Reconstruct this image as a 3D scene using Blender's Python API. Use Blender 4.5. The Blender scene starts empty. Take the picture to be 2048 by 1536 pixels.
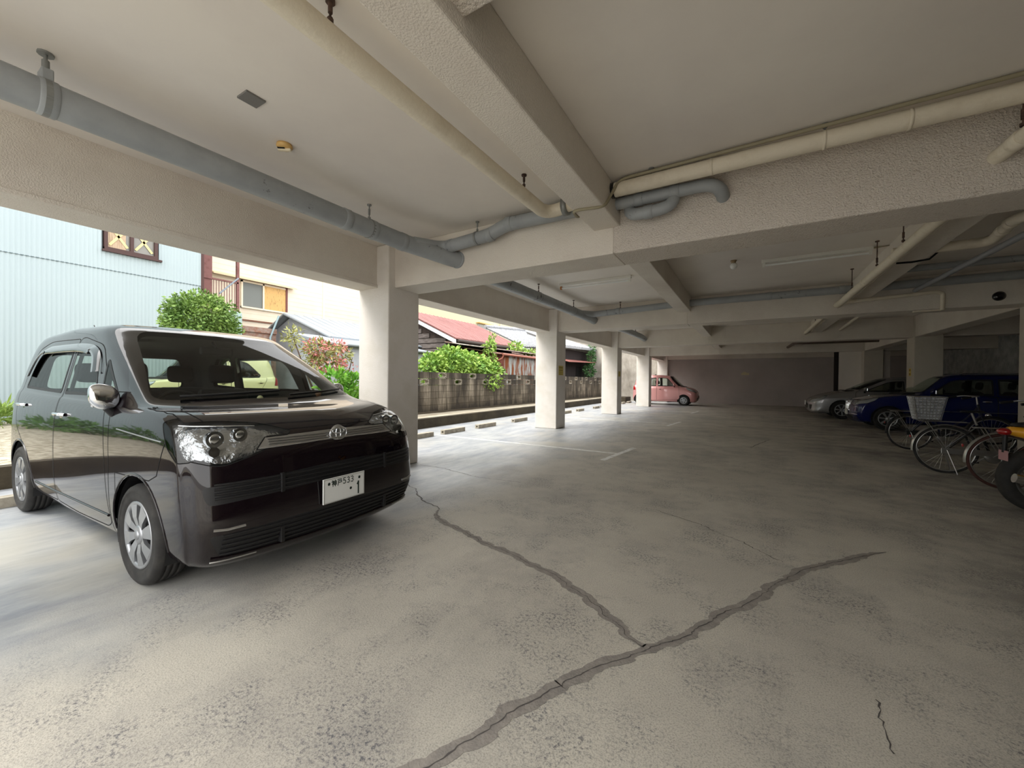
import bpy, bmesh, math, random
from mathutils import Vector, Matrix
from mathutils.bvhtree import BVHTree
from mathutils.geometry import intersect_line_plane
R = random.Random(7)
PI = math.pi
C = bpy.context.scene.collection
sc = bpy.context.scene

# ---------------- camera, sky, sun, exposure ----------------
cam_d = bpy.data.cameras.new('camera'); cam = bpy.data.objects.new('camera', cam_d); C.objects.link(cam)
cam_d.sensor_width = 36.0; cam_d.lens = 36.0 * 797.89 / 2048; cam_d.clip_start = 0.02; cam_d.clip_end = 300
def cam_matrix(yaw, pitch, roll, loc):
    fw = Vector((math.sin(yaw) * math.cos(pitch), math.cos(yaw) * math.cos(pitch), math.sin(pitch)))
    r0 = Vector((math.cos(yaw), -math.sin(yaw), 0)); u0 = r0.cross(fw)
    c, s = math.cos(roll), math.sin(roll)
    r = c * r0 + s * u0; u = -s * r0 + c * u0
    m = Matrix((r, u, -fw)).transposed().to_4x4(); m.translation = loc
    return m
cam.matrix_world = cam_matrix(math.radians(-30.74590), math.radians(-0.51242), math.radians(0.50591), Vector((0, 0, 1.26)))
sc.camera = cam
sc.view_settings.view_transform = 'Standard'; sc.view_settings.look = 'None'
sc.view_settings.gamma = 1; sc.view_settings.use_curve_mapping = False
sc.view_settings.exposure = 0.96
w = bpy.data.worlds.new('sky'); sc.world = w; w.use_nodes = True
nt = w.node_tree; bg = nt.nodes['Background']
sky = nt.nodes.new('ShaderNodeTexSky'); sky.sky_type = 'HOSEK_WILKIE'
sky.sun_direction = Vector((-0.35, -0.45, 0.82)).normalized(); sky.turbidity = 8; sky.ground_albedo = 0.4
mixw = nt.nodes.new('ShaderNodeMix'); mixw.data_type = 'RGBA'; mixw.inputs[0].default_value = 0.75
nt.links.new(sky.outputs[0], mixw.inputs[6]); mixw.inputs[7].default_value = (1.0, 0.985, 0.96, 1)
nt.links.new(mixw.outputs[2], bg.inputs[0]); bg.inputs[1].default_value = 2.3
sun_d = bpy.data.lights.new('sun', 'SUN'); sun_d.energy = 1.6; sun_d.angle = math.radians(25); sun_d.color = (1, 0.96, 0.9)
sun = bpy.data.objects.new('sun', sun_d); C.objects.link(sun)
sun.rotation_euler = Vector((0.35, 0.45, -0.82)).to_track_quat('-Z', 'Y').to_euler()
try:
    sc.cycles.diffuse_bounces = 7; sc.cycles.max_bounces = 12; sc.cycles.transparent_max_bounces = 12
    sc.cycles.sample_clamp_indirect = 8
except Exception: pass

# ---------------- materials ----------------
def lin(c):
    return tuple(((v / 255.) / 12.92 if v / 255. <= 0.04045 else ((v / 255. + 0.055) / 1.055) ** 2.4) for v in c) + (1,)
MATS = {}
def N(nt, t, **k):
    n = nt.nodes.new(t)
    for a, b in k.items(): setattr(n, a, b)
    return n
def mat(name, col, rough=0.6, metal=0.0, coat=0.0, bump=None, var=None, col2=None, trans=0, ior=1.45, spec=0.5, aniso=(1, 1, 1), island=0, alpha=1):
    """col/col2: sRGB 0-255. bump=(scale,strength,dist). var=(scale,contrast lo,hi) mixes col->col2 with noise"""
    if name in MATS: return MATS[name]
    m = bpy.data.materials.new(name); m.use_nodes = True; nt = m.node_tree; p = nt.nodes['Principled BSDF']
    p.inputs['Base Color'].default_value = lin(col); p.inputs['Roughness'].default_value = rough
    p.inputs['Metallic'].default_value = metal; p.inputs['Coat Weight'].default_value = coat; p.inputs['Coat Roughness'].default_value = 0.03
    p.inputs['Transmission Weight'].default_value = trans; p.inputs['IOR'].default_value = ior
    p.inputs['Specular IOR Level'].default_value = spec; p.inputs['Alpha'].default_value = alpha
    tc = None
    def coord():
        nonlocal tc
        if tc is None:
            t = N(nt, 'ShaderNodeTexCoord'); mp = N(nt, 'ShaderNodeMapping'); mp.inputs['Scale'].default_value = aniso
            nt.links.new(t.outputs['Object'], mp.inputs[0]); tc = mp
        return tc.outputs[0]
    src = None
    if var:
        n = N(nt, 'ShaderNodeTexNoise'); n.inputs['Scale'].default_value = var[0]; n.inputs['Detail'].default_value = 8; n.inputs['Roughness'].default_value = 0.62
        nt.links.new(coord(), n.inputs['Vector'])
        mr = N(nt, 'ShaderNodeMapRange'); mr.inputs[1].default_value = var[1]; mr.inputs[2].default_value = var[2]
        nt.links.new(n.outputs[0], mr.inputs[0])
        mx = N(nt, 'ShaderNodeMix', data_type='RGBA'); mx.inputs[6].default_value = lin(col); mx.inputs[7].default_value = lin(col2 or tuple(v * 0.75 for v in col))
        nt.links.new(mr.outputs[0], mx.inputs[0]); src = mx.outputs[2]
    if island:
        g = N(nt, 'ShaderNodeNewGeometry'); hs = N(nt, 'ShaderNodeHueSaturation')
        mr = N(nt, 'ShaderNodeMapRange'); mr.inputs[3].default_value = 1 - island; mr.inputs[4].default_value = 1 + island
        nt.links.new(g.outputs['Random Per Island'], mr.inputs[0]); nt.links.new(mr.outputs[0], hs.inputs['Value'])
        if src: nt.links.new(src, hs.inputs['Color'])
        else: hs.inputs['Color'].default_value = lin(col)
        src = hs.outputs[0]
    if src: nt.links.new(src, p.inputs['Base Color'])
    if bump:
        n = N(nt, 'ShaderNodeTexNoise'); n.inputs['Scale'].default_value = bump[0]; n.inputs['Detail'].default_value = 4
        t2 = N(nt, 'ShaderNodeTexCoord'); nt.links.new(t2.outputs['Object'], n.inputs['Vector'])
        b = N(nt, 'ShaderNodeBump'); b.inputs['Strength'].default_value = bump[1]; b.inputs['Distance'].default_value = bump[2] if len(bump) > 2 else 0.01
        nt.links.new(n.outputs[0], b.inputs['Height']); nt.links.new(b.outputs[0], p.inputs['Normal'])
    MATS[name] = m
    return m
M = {}
M['stucco'] = mat('stucco', (222, 215, 204), 0.85, bump=(95, 0.55, 0.012), var=(1.1, 0.42, 0.75), col2=(206, 196, 185))
M['stucco_smooth'] = mat('stucco_smooth', (224, 217, 208), 0.85, bump=(60, 0.12, 0.006), var=(0.7, 0.45, 0.8), col2=(206, 196, 180))
M['stucco_rough'] = mat('stucco_rough', (218, 209, 198), 0.9, bump=(75, 1.0, 0.02), var=(30, 0.55, 0.8), col2=(190, 177, 162))
M['ceiling'] = mat('ceiling_paint', (229, 223, 214), 0.85, bump=(40, 0.06, 0.004), var=(0.45, 0.4, 0.75), col2=(212, 204, 197))
M['column'] = mat('column_paint', (226, 220, 213), 0.8, bump=(80, 0.35, 0.008), var=(2.0, 0.45, 0.8), col2=(210, 203, 190))
M['grey_pvc'] = mat('grey_pvc', (156, 160, 162), 0.5, bump=(14, 0.1, 0.004), var=(3, 0.4, 0.7), col2=(142, 146, 148))
def chips(m, col):
    nt = m.node_tree; p = nt.nodes['Principled BSDF']; src = p.inputs['Base Color'].links[0].from_socket; L = nt.links.new
    t = N(nt, 'ShaderNodeTexCoord'); f = []
    for sc_, a, b in ((13, 0.575, 0.60), (2.6, 0.57, 0.62)):
        n = N(nt, 'ShaderNodeTexNoise'); n.inputs['Scale'].default_value = sc_; n.inputs['Detail'].default_value = 8; n.inputs['Roughness'].default_value = 0.7; L(t.outputs['Object'], n.inputs['Vector'])
        mr = N(nt, 'ShaderNodeMapRange'); mr.inputs[1].default_value = a; mr.inputs[2].default_value = b; L(n.outputs[0], mr.inputs[0]); f.append(mr.outputs[0])
    mu = N(nt, 'ShaderNodeMath', operation='MULTIPLY'); L(f[0], mu.inputs[0]); L(f[1], mu.inputs[1])
    mx = N(nt, 'ShaderNodeMix', data_type='RGBA'); L(mu.outputs[0], mx.inputs[0]); L(src, mx.inputs[6]); mx.inputs[7].default_value = lin(col); L(mx.outputs[2], p.inputs['Base Color'])
chips(M['grey_pvc'], (74, 74, 74))
M['cream_pipe'] = mat('cream_pipe', (222, 213, 194), 0.6, bump=(30, 0.4, 0.01), var=(7, 0.5, 0.9), col2=(202, 190, 168))
M['rust'] = mat('rusty_steel', (92, 70, 58), 0.8, var=(20, 0.4, 0.6), col2=(60, 45, 38))
M['galv'] = mat('galvanised_steel', (140, 142, 140), 0.5, metal=0.6)
M['cable'] = mat('cable_cover', (150, 142, 118), 0.6)
M['dark'] = mat('dark_gap', (8, 8, 9), 0.9)
M['blackplastic'] = mat('black_plastic', (22, 22, 24), 0.5, bump=(200, 0.1, 0.002))
M['gloss_black'] = mat('gloss_black', (6, 6, 7), 0.12, coat=0.5)
M['rubber'] = mat('tyre_rubber', (34, 33, 32), 0.8, bump=(150, 0.15, 0.002), var=(12, 0.4, 0.7), col2=(52, 50, 47))
M['chrome'] = mat('chrome', (225, 228, 232), 0.08, metal=1)
M['silver_trim'] = mat('silver_trim', (176, 176, 174), 0.28, metal=0.9)
M['hubcap'] = mat('hubcap_silver', (160, 162, 165), 0.35, metal=0.75)
M['plate_white'] = mat('plate_white', (218, 220, 218), 0.45)
M['plate_green'] = mat('plate_green', (28, 46, 40), 0.6)
M['seat'] = mat('seat_fabric', (38, 37, 38), 0.95, bump=(300, 0.2, 0.002))
M['interior'] = mat('cabin_plastic', (30, 30, 31), 0.8)
M['white_plastic'] = mat('white_plastic', (225, 224, 218), 0.4)
M['lampglass'] = mat('lamp_tube', (232, 234, 232), 0.3)
M['line_paint'] = mat('road_paint', (226, 226, 222), 0.6, var=(9, 0.5, 0.68), col2=(160, 160, 156))
M['wood_dark'] = mat('weathered_wood', (74, 62, 56), 0.9, bump=(30, 0.5, 0.01), var=(6, 0.4, 0.7), col2=(40, 34, 32), aniso=(1, 1, 6))

def glass_mat(name, tint, refl=0.9, opac=0.15):
    """thin clear/tinted pane: transparent filter plus a fresnel mirror"""
    m = bpy.data.materials.new(name); m.use_nodes = True; nt = m.node_tree
    for n in list(nt.nodes):
        if n.type != 'OUTPUT_MATERIAL': nt.nodes.remove(n)
    out = [n for n in nt.nodes if n.type == 'OUTPUT_MATERIAL'][0]
    tr = N(nt, 'ShaderNodeBsdfTransparent'); tr.inputs[0].default_value = tint + (1,)
    gl = N(nt, 'ShaderNodeBsdfGlossy'); gl.inputs['Roughness'].default_value = 0.01; gl.inputs[0].default_value = (refl, refl, refl, 1)
    lw = N(nt, 'ShaderNodeLayerWeight'); pw = N(nt, 'ShaderNodeMath', operation='POWER'); nt.links.new(lw.outputs['Facing'], pw.inputs[0]); pw.inputs[1].default_value = 5.5
    fr = N(nt, 'ShaderNodeMath', operation='MULTIPLY_ADD'); nt.links.new(pw.outputs[0], fr.inputs[0]); fr.inputs[1].default_value = 0.5; fr.inputs[2].default_value = 0.045; lw.inputs[0].default_value = 0.5
    mx = N(nt, 'ShaderNodeMixShader'); nt.links.new(fr.outputs[0], mx.inputs[0]); nt.links.new(tr.outputs[0], mx.inputs[1]); nt.links.new(gl.outputs[0], mx.inputs[2])
    nt.links.new(mx.outputs[0], out.inputs[0])
    return m
M['glass'] = glass_mat('car_glass', (0.72, 0.78, 0.74))
M['glass_clear'] = glass_mat('clear_lens', (0.93, 0.94, 0.94))
M['glass_tint'] = glass_mat('privacy_glass', (0.22, 0.24, 0.24))

# ---------------- mesh helpers ----------------
class MB:
    def __init__(s): s.v = []; s.f = []; s.sm = []
    def add(s, vs, fs, smooth=False):
        o = len(s.v); s.v += [tuple(v) for v in vs]; s.f += [tuple(i + o for i in f) for f in fs]; s.sm += [smooth] * len(fs); return s
    def box(s, a, b, m=None):
        x0, y0, z0 = a; x1, y1, z1 = b
        vs = [(x0, y0, z0), (x1, y0, z0), (x1, y1, z0), (x0, y1, z0), (x0, y0, z1), (x1, y0, z1), (x1, y1, z1), (x0, y1, z1)]
        if m is not None: vs = [tuple(m @ Vector(v)) for v in vs]
        return s.add(vs, [(0, 3, 2, 1), (4, 5, 6, 7), (0, 1, 5, 4), (1, 2, 6, 5), (2, 3, 7, 6), (3, 0, 4, 7)])
    def rbox(s, a, b, r=0.01, m=None):
        """box with bevelled edges"""
        bm = bmesh.new(); bmesh.ops.create_cube(bm, size=1)
        for v in bm.verts: v.co = Vector([(a[i] + b[i]) / 2 + v.co[i] * (b[i] - a[i]) for i in range(3)])
        r = min(r, min(abs(b[i] - a[i]) for i in range(3)) * 0.49)
        bmesh.ops.bevel(bm, geom=list(bm.edges), offset=r, segments=2, affect='EDGES', profile=0.5)
        vs = [v.co.copy() for v in bm.verts]
        if m is not None: vs = [m @ v for v in vs]
        bm.verts.index_update(); fs = [[v.index for v in f.verts] for f in bm.faces]; bm.free()
        return s.add(vs, fs)
    def tube(s, path, r, n=10, caps=True, smooth=True, closed=False):
        P = [Vector(p) for p in path]; k = len(P); rs = r if isinstance(r, (list, tuple)) else [r] * k
        up = None; vs = []
        for i in range(k):
            if closed: t = P[(i + 1) % k] - P[i - 1]
            else: t = (P[min(i + 1, k - 1)] - P[max(i - 1, 0)])
            t.normalize()
            if up is None:
                up = Vector((0, 0, 1)) if abs(t.z) < 0.9 else Vector((1, 0, 0))
            a = (up - t * up.dot(t)).normalized(); up = a; b = t.cross(a)
            for j in range(n):
                th = 2 * PI * j / n; vs.append(P[i] + (a * math.cos(th) + b * math.sin(th)) * rs[i])
        fs = []
        for i in range(k if closed else k - 1):
            i2 = (i + 1) % k
            for j in range(n): fs.append((i * n + j, i * n + (j + 1) % n, i2 * n + (j + 1) % n, i2 * n + j))
        s.add(vs, fs, smooth)
        if caps and not closed:
            s.add([vs[j] for j in range(n)], [tuple(range(n))[::-1]]); s.add([vs[(k - 1) * n + j] for j in range(n)], [tuple(range(n))])
        return s
    def lathe(s, prof, n=24, m=None, smooth=True, a0=0, a1=2 * PI):
        """prof [(r,z)] about z; m maps to place"""
        full = abs(a1 - a0 - 2 * PI) < 1e-6; cnt = n if full else n + 1; vs = []
        for i in range(cnt):
            th = a0 + (a1 - a0) * i / n
            for r, z in prof: vs.append(Vector((r * math.cos(th), r * math.sin(th), z)))
        if m is not None: vs = [m @ v for v in vs]
        k = len(prof); fs = []
        for i in range(n):
            i2 = (i + 1) % cnt
            for j in range(k - 1): fs.append((i * k + j, i2 * k + j, i2 * k + j + 1, i * k + j + 1))
        return s.add(vs, fs, smooth)
    def sphere(s, c, r, n=12, sc3=(1, 1, 1)):
        prof = [(max(1e-4, math.sin(PI * i / n)) * r, -math.cos(PI * i / n) * r) for i in range(n + 1)]
        return s.lathe(prof, n * 2, Matrix.Translation(c) @ Matrix.Diagonal((*sc3, 1)))
    def prism(s, poly, d, m=None):
        """poly in xy, extruded by d along z"""
        k = len(poly); vs = [Vector((x, y, 0)) for x, y in poly] + [Vector((x, y, d)) for x, y in poly]
        if m is not None: vs = [m @ v for v in vs]
        fs = [tuple(range(k))[::-1], tuple(range(k, 2 * k))] + [(i, (i + 1) % k, (i + 1) % k + k, i + k) for i in range(k)]
        return s.add(vs, fs)
    def build(s, name, m, parent=None, loc=None, fixn=True):
        me = bpy.data.meshes.new(name); me.from_pydata(s.v, [], s.f); me.materials.append(m)
        me.polygons.foreach_set('use_smooth', s.sm)
        if fixn:
            bm = bmesh.new(); bm.from_mesh(me); bmesh.ops.recalc_face_normals(bm, faces=list(bm.faces)); bm.to_mesh(me); bm.free()
        me.update(); o = bpy.data.objects.new(name, me); C.objects.link(o)
        if parent: o.parent = parent
        if loc: o.location = loc
        return o
def tag(o, label=None, cat=None, group=None, kind=None):
    if label: o['label'] = label
    if cat: o['category'] = cat
    if group: o['group'] = group
    if kind: o['kind'] = kind
    return o
def struct(o, label=None): return tag(o, label, None, None, 'structure')
def empty(name, loc, rz=0, label=None, cat=None, group=None):
    o = bpy.data.objects.new(name, None); C.objects.link(o); o.location = loc; o.rotation_euler = (0, 0, rz); o.empty_display_size = 0.2
    return tag(o, label, cat, group)
def kids(o): return [c for c in bpy.data.objects if c.parent == o]
def copy_tree(o, parent=None):
    c = o.copy(); C.objects.link(c); c.parent = parent
    for ch in kids(o): copy_tree(ch, c)
    return c
def arc(c, r, a0, a1, ax1, ax2, n=8):
    return [Vector(c) + Vector(ax1) * (r * math.cos(a0 + (a1 - a0) * i / n)) + Vector(ax2) * (r * math.sin(a0 + (a1 - a0) * i / n)) for i in range(n + 1)]
def bend(pts, r=0.1, n=6):
    """polyline with rounded corners"""
    P = [Vector(p) for p in pts]; out = [P[0]]
    for i in range(1, len(P) - 1):
        a = (P[i - 1] - P[i]); b = (P[i + 1] - P[i]); d = min(r, a.length * 0.45, b.length * 0.45)
        A = P[i] + a.normalized() * d; B = P[i] + b.normalized() * d
        for k in range(n + 1):
            t = k / n; out.append(A * (1 - t) ** 2 + P[i] * 2 * t * (1 - t) + B * t * t)
    out.append(P[-1]); return out
def bez(P, n=8):
    out = []
    for i in range(n + 1):
        t = i / n; Q = [Vector(p) for p in P]
        while len(Q) > 1: Q = [Q[j] * (1 - t) + Q[j + 1] * t for j in range(len(Q) - 1)]
        out.append(Q[0])
    return out
# ---------------- building shell ----------------
XI, XO = -4.322, -4.94; DC = 0.595
YC = [-1.70, 3.890, 9.529, 15.103, 20.676, 26.30]
ZB, ZC, ZM = 2.555, 3.144, 2.818; OB = 0.115
XR = 3.885            # aisle face of the right-hand columns
def floor_mat():
    m = bpy.data.materials.new('garage_concrete'); m.use_nodes = True; nt = m.node_tree; p = nt.nodes['Principled BSDF']; L = nt.links.new
    tc = N(nt, 'ShaderNodeTexCoord'); O = tc.outputs['Object']
    def noise(scale, detail=6, rough=0.6, sc3=None, vec=None):
        n = N(nt, 'ShaderNodeTexNoise'); n.inputs['Scale'].default_value = scale; n.inputs['Detail'].default_value = detail; n.inputs['Roughness'].default_value = rough
        if sc3:
            mp = N(nt, 'ShaderNodeMapping'); mp.inputs['Scale'].default_value = sc3; mp.inputs['Rotation'].default_value = (0, 0, 0.0); L(O, mp.inputs[0]); L(mp.outputs[0], n.inputs['Vector'])
        else: L(O, n.inputs['Vector'])
        return n.outputs[0]
    def mr(x, a, b, c=0., d=1.):
        n = N(nt, 'ShaderNodeMapRange'); L(x, n.inputs[0])
        for i, v in enumerate((a, b, c, d)): n.inputs[i + 1].default_value = v
        return n.outputs[0]
    def mix(f, a, b):
        n = N(nt, 'ShaderNodeMix', data_type='RGBA'); L(f, n.inputs[0]) if not isinstance(f, float) else setattr(n.inputs[0], 'default_value', f)
        for i, v in ((6, a), (7, b)):
            if isinstance(v, tuple): n.inputs[i].default_value = v
            else: L(v, n.inputs[i])
        return n.outputs[2]
    def math_(op, a, b):
        n = N(nt, 'ShaderNodeMath', operation=op)
        for i, v in enumerate((a, b)):
            if isinstance(v, (int, float)): n.inputs[i].default_value = v
            else: L(v, n.inputs[i])
        return n.outputs[0]
    sx = N(nt, 'ShaderNodeSeparateXYZ'); L(O, sx.inputs[0])
    base = mix(mr(noise(0.6, 5), 0.35, 0.68), lin((204, 199, 187)), lin((180, 175, 165)))
    base = mix(mr(noise(0.9, 7, 0.7), 0.50, 0.68, 0, 0.35), base, lin((126, 125, 126)))          # worn darker patches
    sp = mr(noise(150, 3, 0.8), 0.50, 0.58)                                                           # fine aggregate
    sp2 = mr(noise(62, 6, 0.85), 0.50, 0.58)
    agg = mix(math_('MULTIPLY', sp, 0.42), base, lin((104, 101, 95)))
    agg = mix(math_('MULTIPLY', math_('MULTIPLY', sp2, mr(noise(1.9, 7, 0.72), 0.47, 0.60)), 0.95), agg, lin((92, 92, 98)))
    # polished, paler and streaky concrete in the parking bays along the open side
    bay = math_('MULTIPLY', mr(sx.outputs[0], -2.6, -3.4), 1.0)
    edge = mr(noise(1.1, 4), 0.3, 0.7, -0.35, 0.35)
    bayn = mr(math_('ADD', sx.outputs[0], edge), -2.3, -3.3)
    streak = mr(noise(2.2, 7, 0.7, (2.0, 0.6, 1)), 0.4, 0.66)
    bayc = mix(streak, lin((166, 168, 168)), lin((126, 131, 140)))
    bayc = mix(mr(noise(0.5, 3), 0.5, 0.7), bayc, lin((176, 172, 160)))
    col = mix(bayn, agg, bayc)
    # long dark tyre sweeps along the aisle
    sw = mr(noise(0.9, 7, 0.7, (0.8, 0.4, 1)), 0.54, 0.72, 0, 0.4)
    col = mix(sw, col, lin((98, 96, 98)))
    blotch_shade = mr(sx.outputs[0], 0.3, 2.6, 0, 0.9)  # grey blotches, strengthened rightwards to paint the dimmer light there into the colour
    col = mix(math_('MULTIPLY', blotch_shade, mr(noise(0.9, 8, 0.72), 0.40, 0.62)), col, lin((100, 98, 97)))
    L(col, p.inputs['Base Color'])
    L(mr(bayn, 0, 1, 0.78, 0.42), p.inputs['Roughness']); p.inputs['Specular IOR Level'].default_value = 0.4
    b = N(nt, 'ShaderNodeBump'); b.inputs['Strength'].default_value = 0.35; b.inputs['Distance'].default_value = 0.006
    L(math_('MULTIPLY', noise(120, 4, 0.7), mr(bayn, 0, 1, 1, 0.15)), b.inputs['Height']); L(b.outputs[0], p.inputs['Normal'])
    return m
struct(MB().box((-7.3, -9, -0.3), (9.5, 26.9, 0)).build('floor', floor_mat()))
struct(MB().box((-4.94, -1.12, ZC), (9.5, 26.9, ZC + 0.25)).build('ceiling', M['ceiling']))
# columns on the open side
for i, y in enumerate(YC[:5]):
    o = MB().rbox((XO, y, 0), (XI, y + DC, ZC), 0.016).build('concrete_column', M['column'])
    tag(o, None, None, None, 'structure')
o = MB().rbox((XO, 26.0, 0), (XI - 0.02, 26.9, ZC), 0.018).build('end_pier', M['column']); struct(o)
# edge beams between the columns (along Y) with a small drip lip
for i in range(len(YC) - 1):
    y0, y1 = YC[i] + DC, YC[i + 1]
    o = MB().box((XO + 0.02, y0 - 0.02, ZB + 0.02), (XI - 0.235, y1 + 0.02, ZC)).rbox((XO + 0.0, y0 - 0.02, ZB), (XI - 0.219, y1 + 0.02, ZB + 0.045), 0.008).build('edge_beam', M['stucco']); struct(o)
# cross beams over the aisle
for i, y in list(enumerate(YC[:5]))[1:]:
    m_ = M['stucco'] if i != 1 else M['stucco']
    o = MB().rbox((XI - 0.02, y + OB, ZB), (-1.2, y + DC, ZC), 0.012).build('cross_beam', M['stucco']); struct(o)
    o = MB().rbox((-1.2, y + OB - 0.004, ZB), (9.3, y + DC - 0.01, ZC), 0.012).build('cross_beam', M['stucco_rough'] if i == 1 else M['stucco']); struct(o)
# middle beams along Y
for (xa, xb, i0) in ((-1.409, -1.133, 0), (1.60, 1.875, 1)):
    for i in range(i0, len(YC) - 1):
        o = MB().rbox((xa, YC[i] + DC - 0.02, ZM), (xb, YC[i + 1] + (OB if i < 4 else 0) + 0.01, ZC), 0.012).build('middle_beam', M['stucco']); struct(o)
o = MB().rbox((-1.14, 1.12, 2.90), (9.3, 1.45, ZC), 0.012).build('short_beam', M['stucco_rough']); struct(o)
# right-hand columns and beam
for i, y in enumerate(YC[1:5]):
    if i == 0: x0 = 5.4
    else: x0 = XR
    o = MB().rbox((x0, y, 0), (x0 + 0.58, y + DC, ZC), 0.016).build('concrete_column', mat('shaded_column_paint', (196, 188, 174), 0.85, bump=(80, 0.35, 0.008), var=(2.0, 0.45, 0.8), col2=(182, 174, 160))); struct(o)  # column paint copied darker: weaker light on this row is in the colour
for i in range(1, 5):
    y0 = YC[i] + DC; y1 = YC[i + 1] if i < 4 else 26.0
    o = MB().rbox((XR + 0.02, y0 - 0.02, ZB), (XR + 0.4, y1 + 0.02, ZC), 0.012).build('edge_beam', M['stucco']); struct(o)
wallm = mat('grey_wall_paint', (188, 180, 176), 0.9, bump=(50, 0.2, 0.005), var=(0.6, 0.35, 0.75), col2=(168, 160, 156))
struct(MB().box((-4.4, 26.3, 0), (9.5, 26.6, ZC)).build('wall_back', wallm))
struct(MB().box((-1.2, 26.05, 2.62), (9.5, 26.32, ZC)).box((-4.35, 26.05, 2.62), (-1.2, 26.32, ZC)).build('wall_beam', M['stucco']))
struct(MB().box((0.55, -1.12, 0), (7.55, -0.9, ZC)).build('light_block_wall', M['stucco_smooth']))  # unseen wall added behind the camera to keep light off the right side
struct(MB().box((7.5, -1.1, 0), (7.8, 26.4, ZC)).build('wall_right', mat('grey_mottled_wall', (188, 190, 186), 0.9, bump=(25, 0.4, 0.02), var=(3.5, 0.35, 0.65), col2=(146, 148, 146))))
struct(MB().box((3.17, 21.1, 0), (4.75, 21.35, ZC)).build('wall_inner', M['stucco_smooth']))
# dark upright and door edge seen between the right-hand columns
tag(MB().box((3.02, 21.1, 0), (3.16, 21.18, 2.55)).build('dark_post', mat('dark_post', (38, 28, 26), 0.8)), 'dark brown upright beside the pale wall end at the back right', 'post')
# floor markings
def marking(pts, wd, label, y=None):
    (x0, y0), (x1, y1) = pts; d = Vector((x1 - x0, y1 - y0, 0)); n = Vector((-d.y, d.x, 0)).normalized() * wd / 2
    a, b = Vector((x0, y0, 0)), Vector((x1, y1, 0))
    return [(a + n), (b + n), (b - n), (a - n)]
for (yy, lab) in ((6.93, 'worn white T-shaped parking line nearest the camera'), (12.75, 'faint white T-shaped parking line between the second and third columns'), (18.2, 'faint white T-shaped parking line beyond the third column')):
    mb = MB()
    for q in (marking([(-1.98, yy - 0.02), (-6.1, yy + 0.03)], 0.07, ''), marking([(-2.0, yy - 0.72), (-1.86, yy + 0.75)], 0.09, '')):
        vs = [(v.x, v.y, 0.002) for v in q] + [(v.x, v.y, -0.01) for v in q]
        mb.add(vs, [(0, 1, 2, 3), (0, 4, 5, 1), (1, 5, 6, 2), (2, 6, 7, 3), (3, 7, 4, 0)])
    o = mb.build('parking_line', M['line_paint']); tag(o, lab, 'marking')
# repaired cracks: dark mortar smear with a thin open crack inside
def crack(pts, wd, name, label, thin=0.006, seed=1):
    rr = random.Random(seed); P = []
    for i in range(len(pts) - 1):
        a = Vector((*pts[i], 0)); b = Vector((*pts[i + 1], 0)); k = max(2, int((b - a).length / 0.02))
        for j in range(k): P.append(a.lerp(b, j / k))
    P.append(Vector((*pts[-1], 0)))
    off = 0; Q = []
    for i, q in enumerate(P):
        off = off * 0.86 + rr.uniform(-1, 1) * 0.011; Q.append(q + Vector((off, off * 0.6, 0)))
    root = None
    def strip(Q, wf, z, nm, m, parent=None):
        vs = []; fs = []
        for i, q in enumerate(Q):
            t = (Q[min(i + 1, len(Q) - 1)] - Q[max(i - 1, 0)]).normalized(); n = Vector((-t.y, t.x, 0)); w1, w2 = wf(i), wf(i + 7)
            vs += [tuple(q + n * w1 + Vector((0, 0, z))), tuple(q - n * w2 + Vector((0, 0, z)))]
        fs = [(2 * i, 2 * i + 1, 2 * i + 3, 2 * i + 2) for i in range(len(Q) - 1)]
        return MB().add(vs, fs).build(nm, m, parent)
    noise = [rr.uniform(0.3, 1.5) for _ in range(len(Q) + 20)]
    for _ in range(2): noise = [(noise[i - 1] + noise[i] * 2 + noise[(i + 1) % len(noise)]) / 4 for i in range(len(noise))]
    ends = lambda i: min(1, (i + 1) / 8, (len(Q) - i) / 8)
    if wd > 0:
        root = strip(Q, lambda i: wd / 2 * noise[i % len(noise)] * max(0.1, ends(i)), 0.0015, name, mat('crack_mortar', (132, 127, 122), 0.9, bump=(90, 0.5, 0.005), var=(18, 0.4, 0.65), col2=(150, 144, 137)))
        struct(root)
    o = strip(Q, lambda i: thin / 2 * rr.uniform(0.1, 1.1), 0.003, 'open_crack', mat('crack_dark', (84, 80, 78), 0.95), root)
    if not root: struct(o)
crack([(-0.98, 0.80), (-0.875, 0.973), (-0.853, 1.06), (-0.78, 1.245), (-0.7, 1.462), (-0.582, 1.666), (-0.41, 1.943), (-0.257, 2.123), (-0.164, 2.349), (-0.03, 2.568), (0.182, 3.024), (0.338, 3.316), (0.778, 3.862), (0.902, 3.99)], 0.072, 'floor_crack', '', 0.007, 3)
crack([(-0.41, 1.943), (-0.661, 2.123), (-1.014, 2.321), (-1.439, 2.482), (-1.954, 2.599), (-2.355, 2.759), (-2.586, 2.976)], 0.068, 'floor_crack', '', 0.005, 4)
crack([(-2.586, 2.976), (-2.844, 3.057), (-3.085, 3.221), (-3.579, 3.537)], 0, 'floor_crack', '', 0.012, 5)
crack([(-0.781, 4.081), (-0.359, 3.867), (-0.048, 3.613), (0.23, 3.38)], 0, 'floor_crack', '', 0.010, 6)
crack([(0.406, 10.439), (0.026, 9.006), (-0.472, 8.674), (-1.554, 9.11)], 0, 'floor_crack', '', 0.025, 7)
crack([(0.454, 2.106), (0.441, 1.915), (0.44, 1.825)], 0, 'floor_crack', '', 0.008, 8)
crack([(-4.162, 4.362), (-3.805, 4.393), (-2.981, 4.222), (-2.42, 4.282)], 0, 'floor_crack', '', 0.010, 9)

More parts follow.
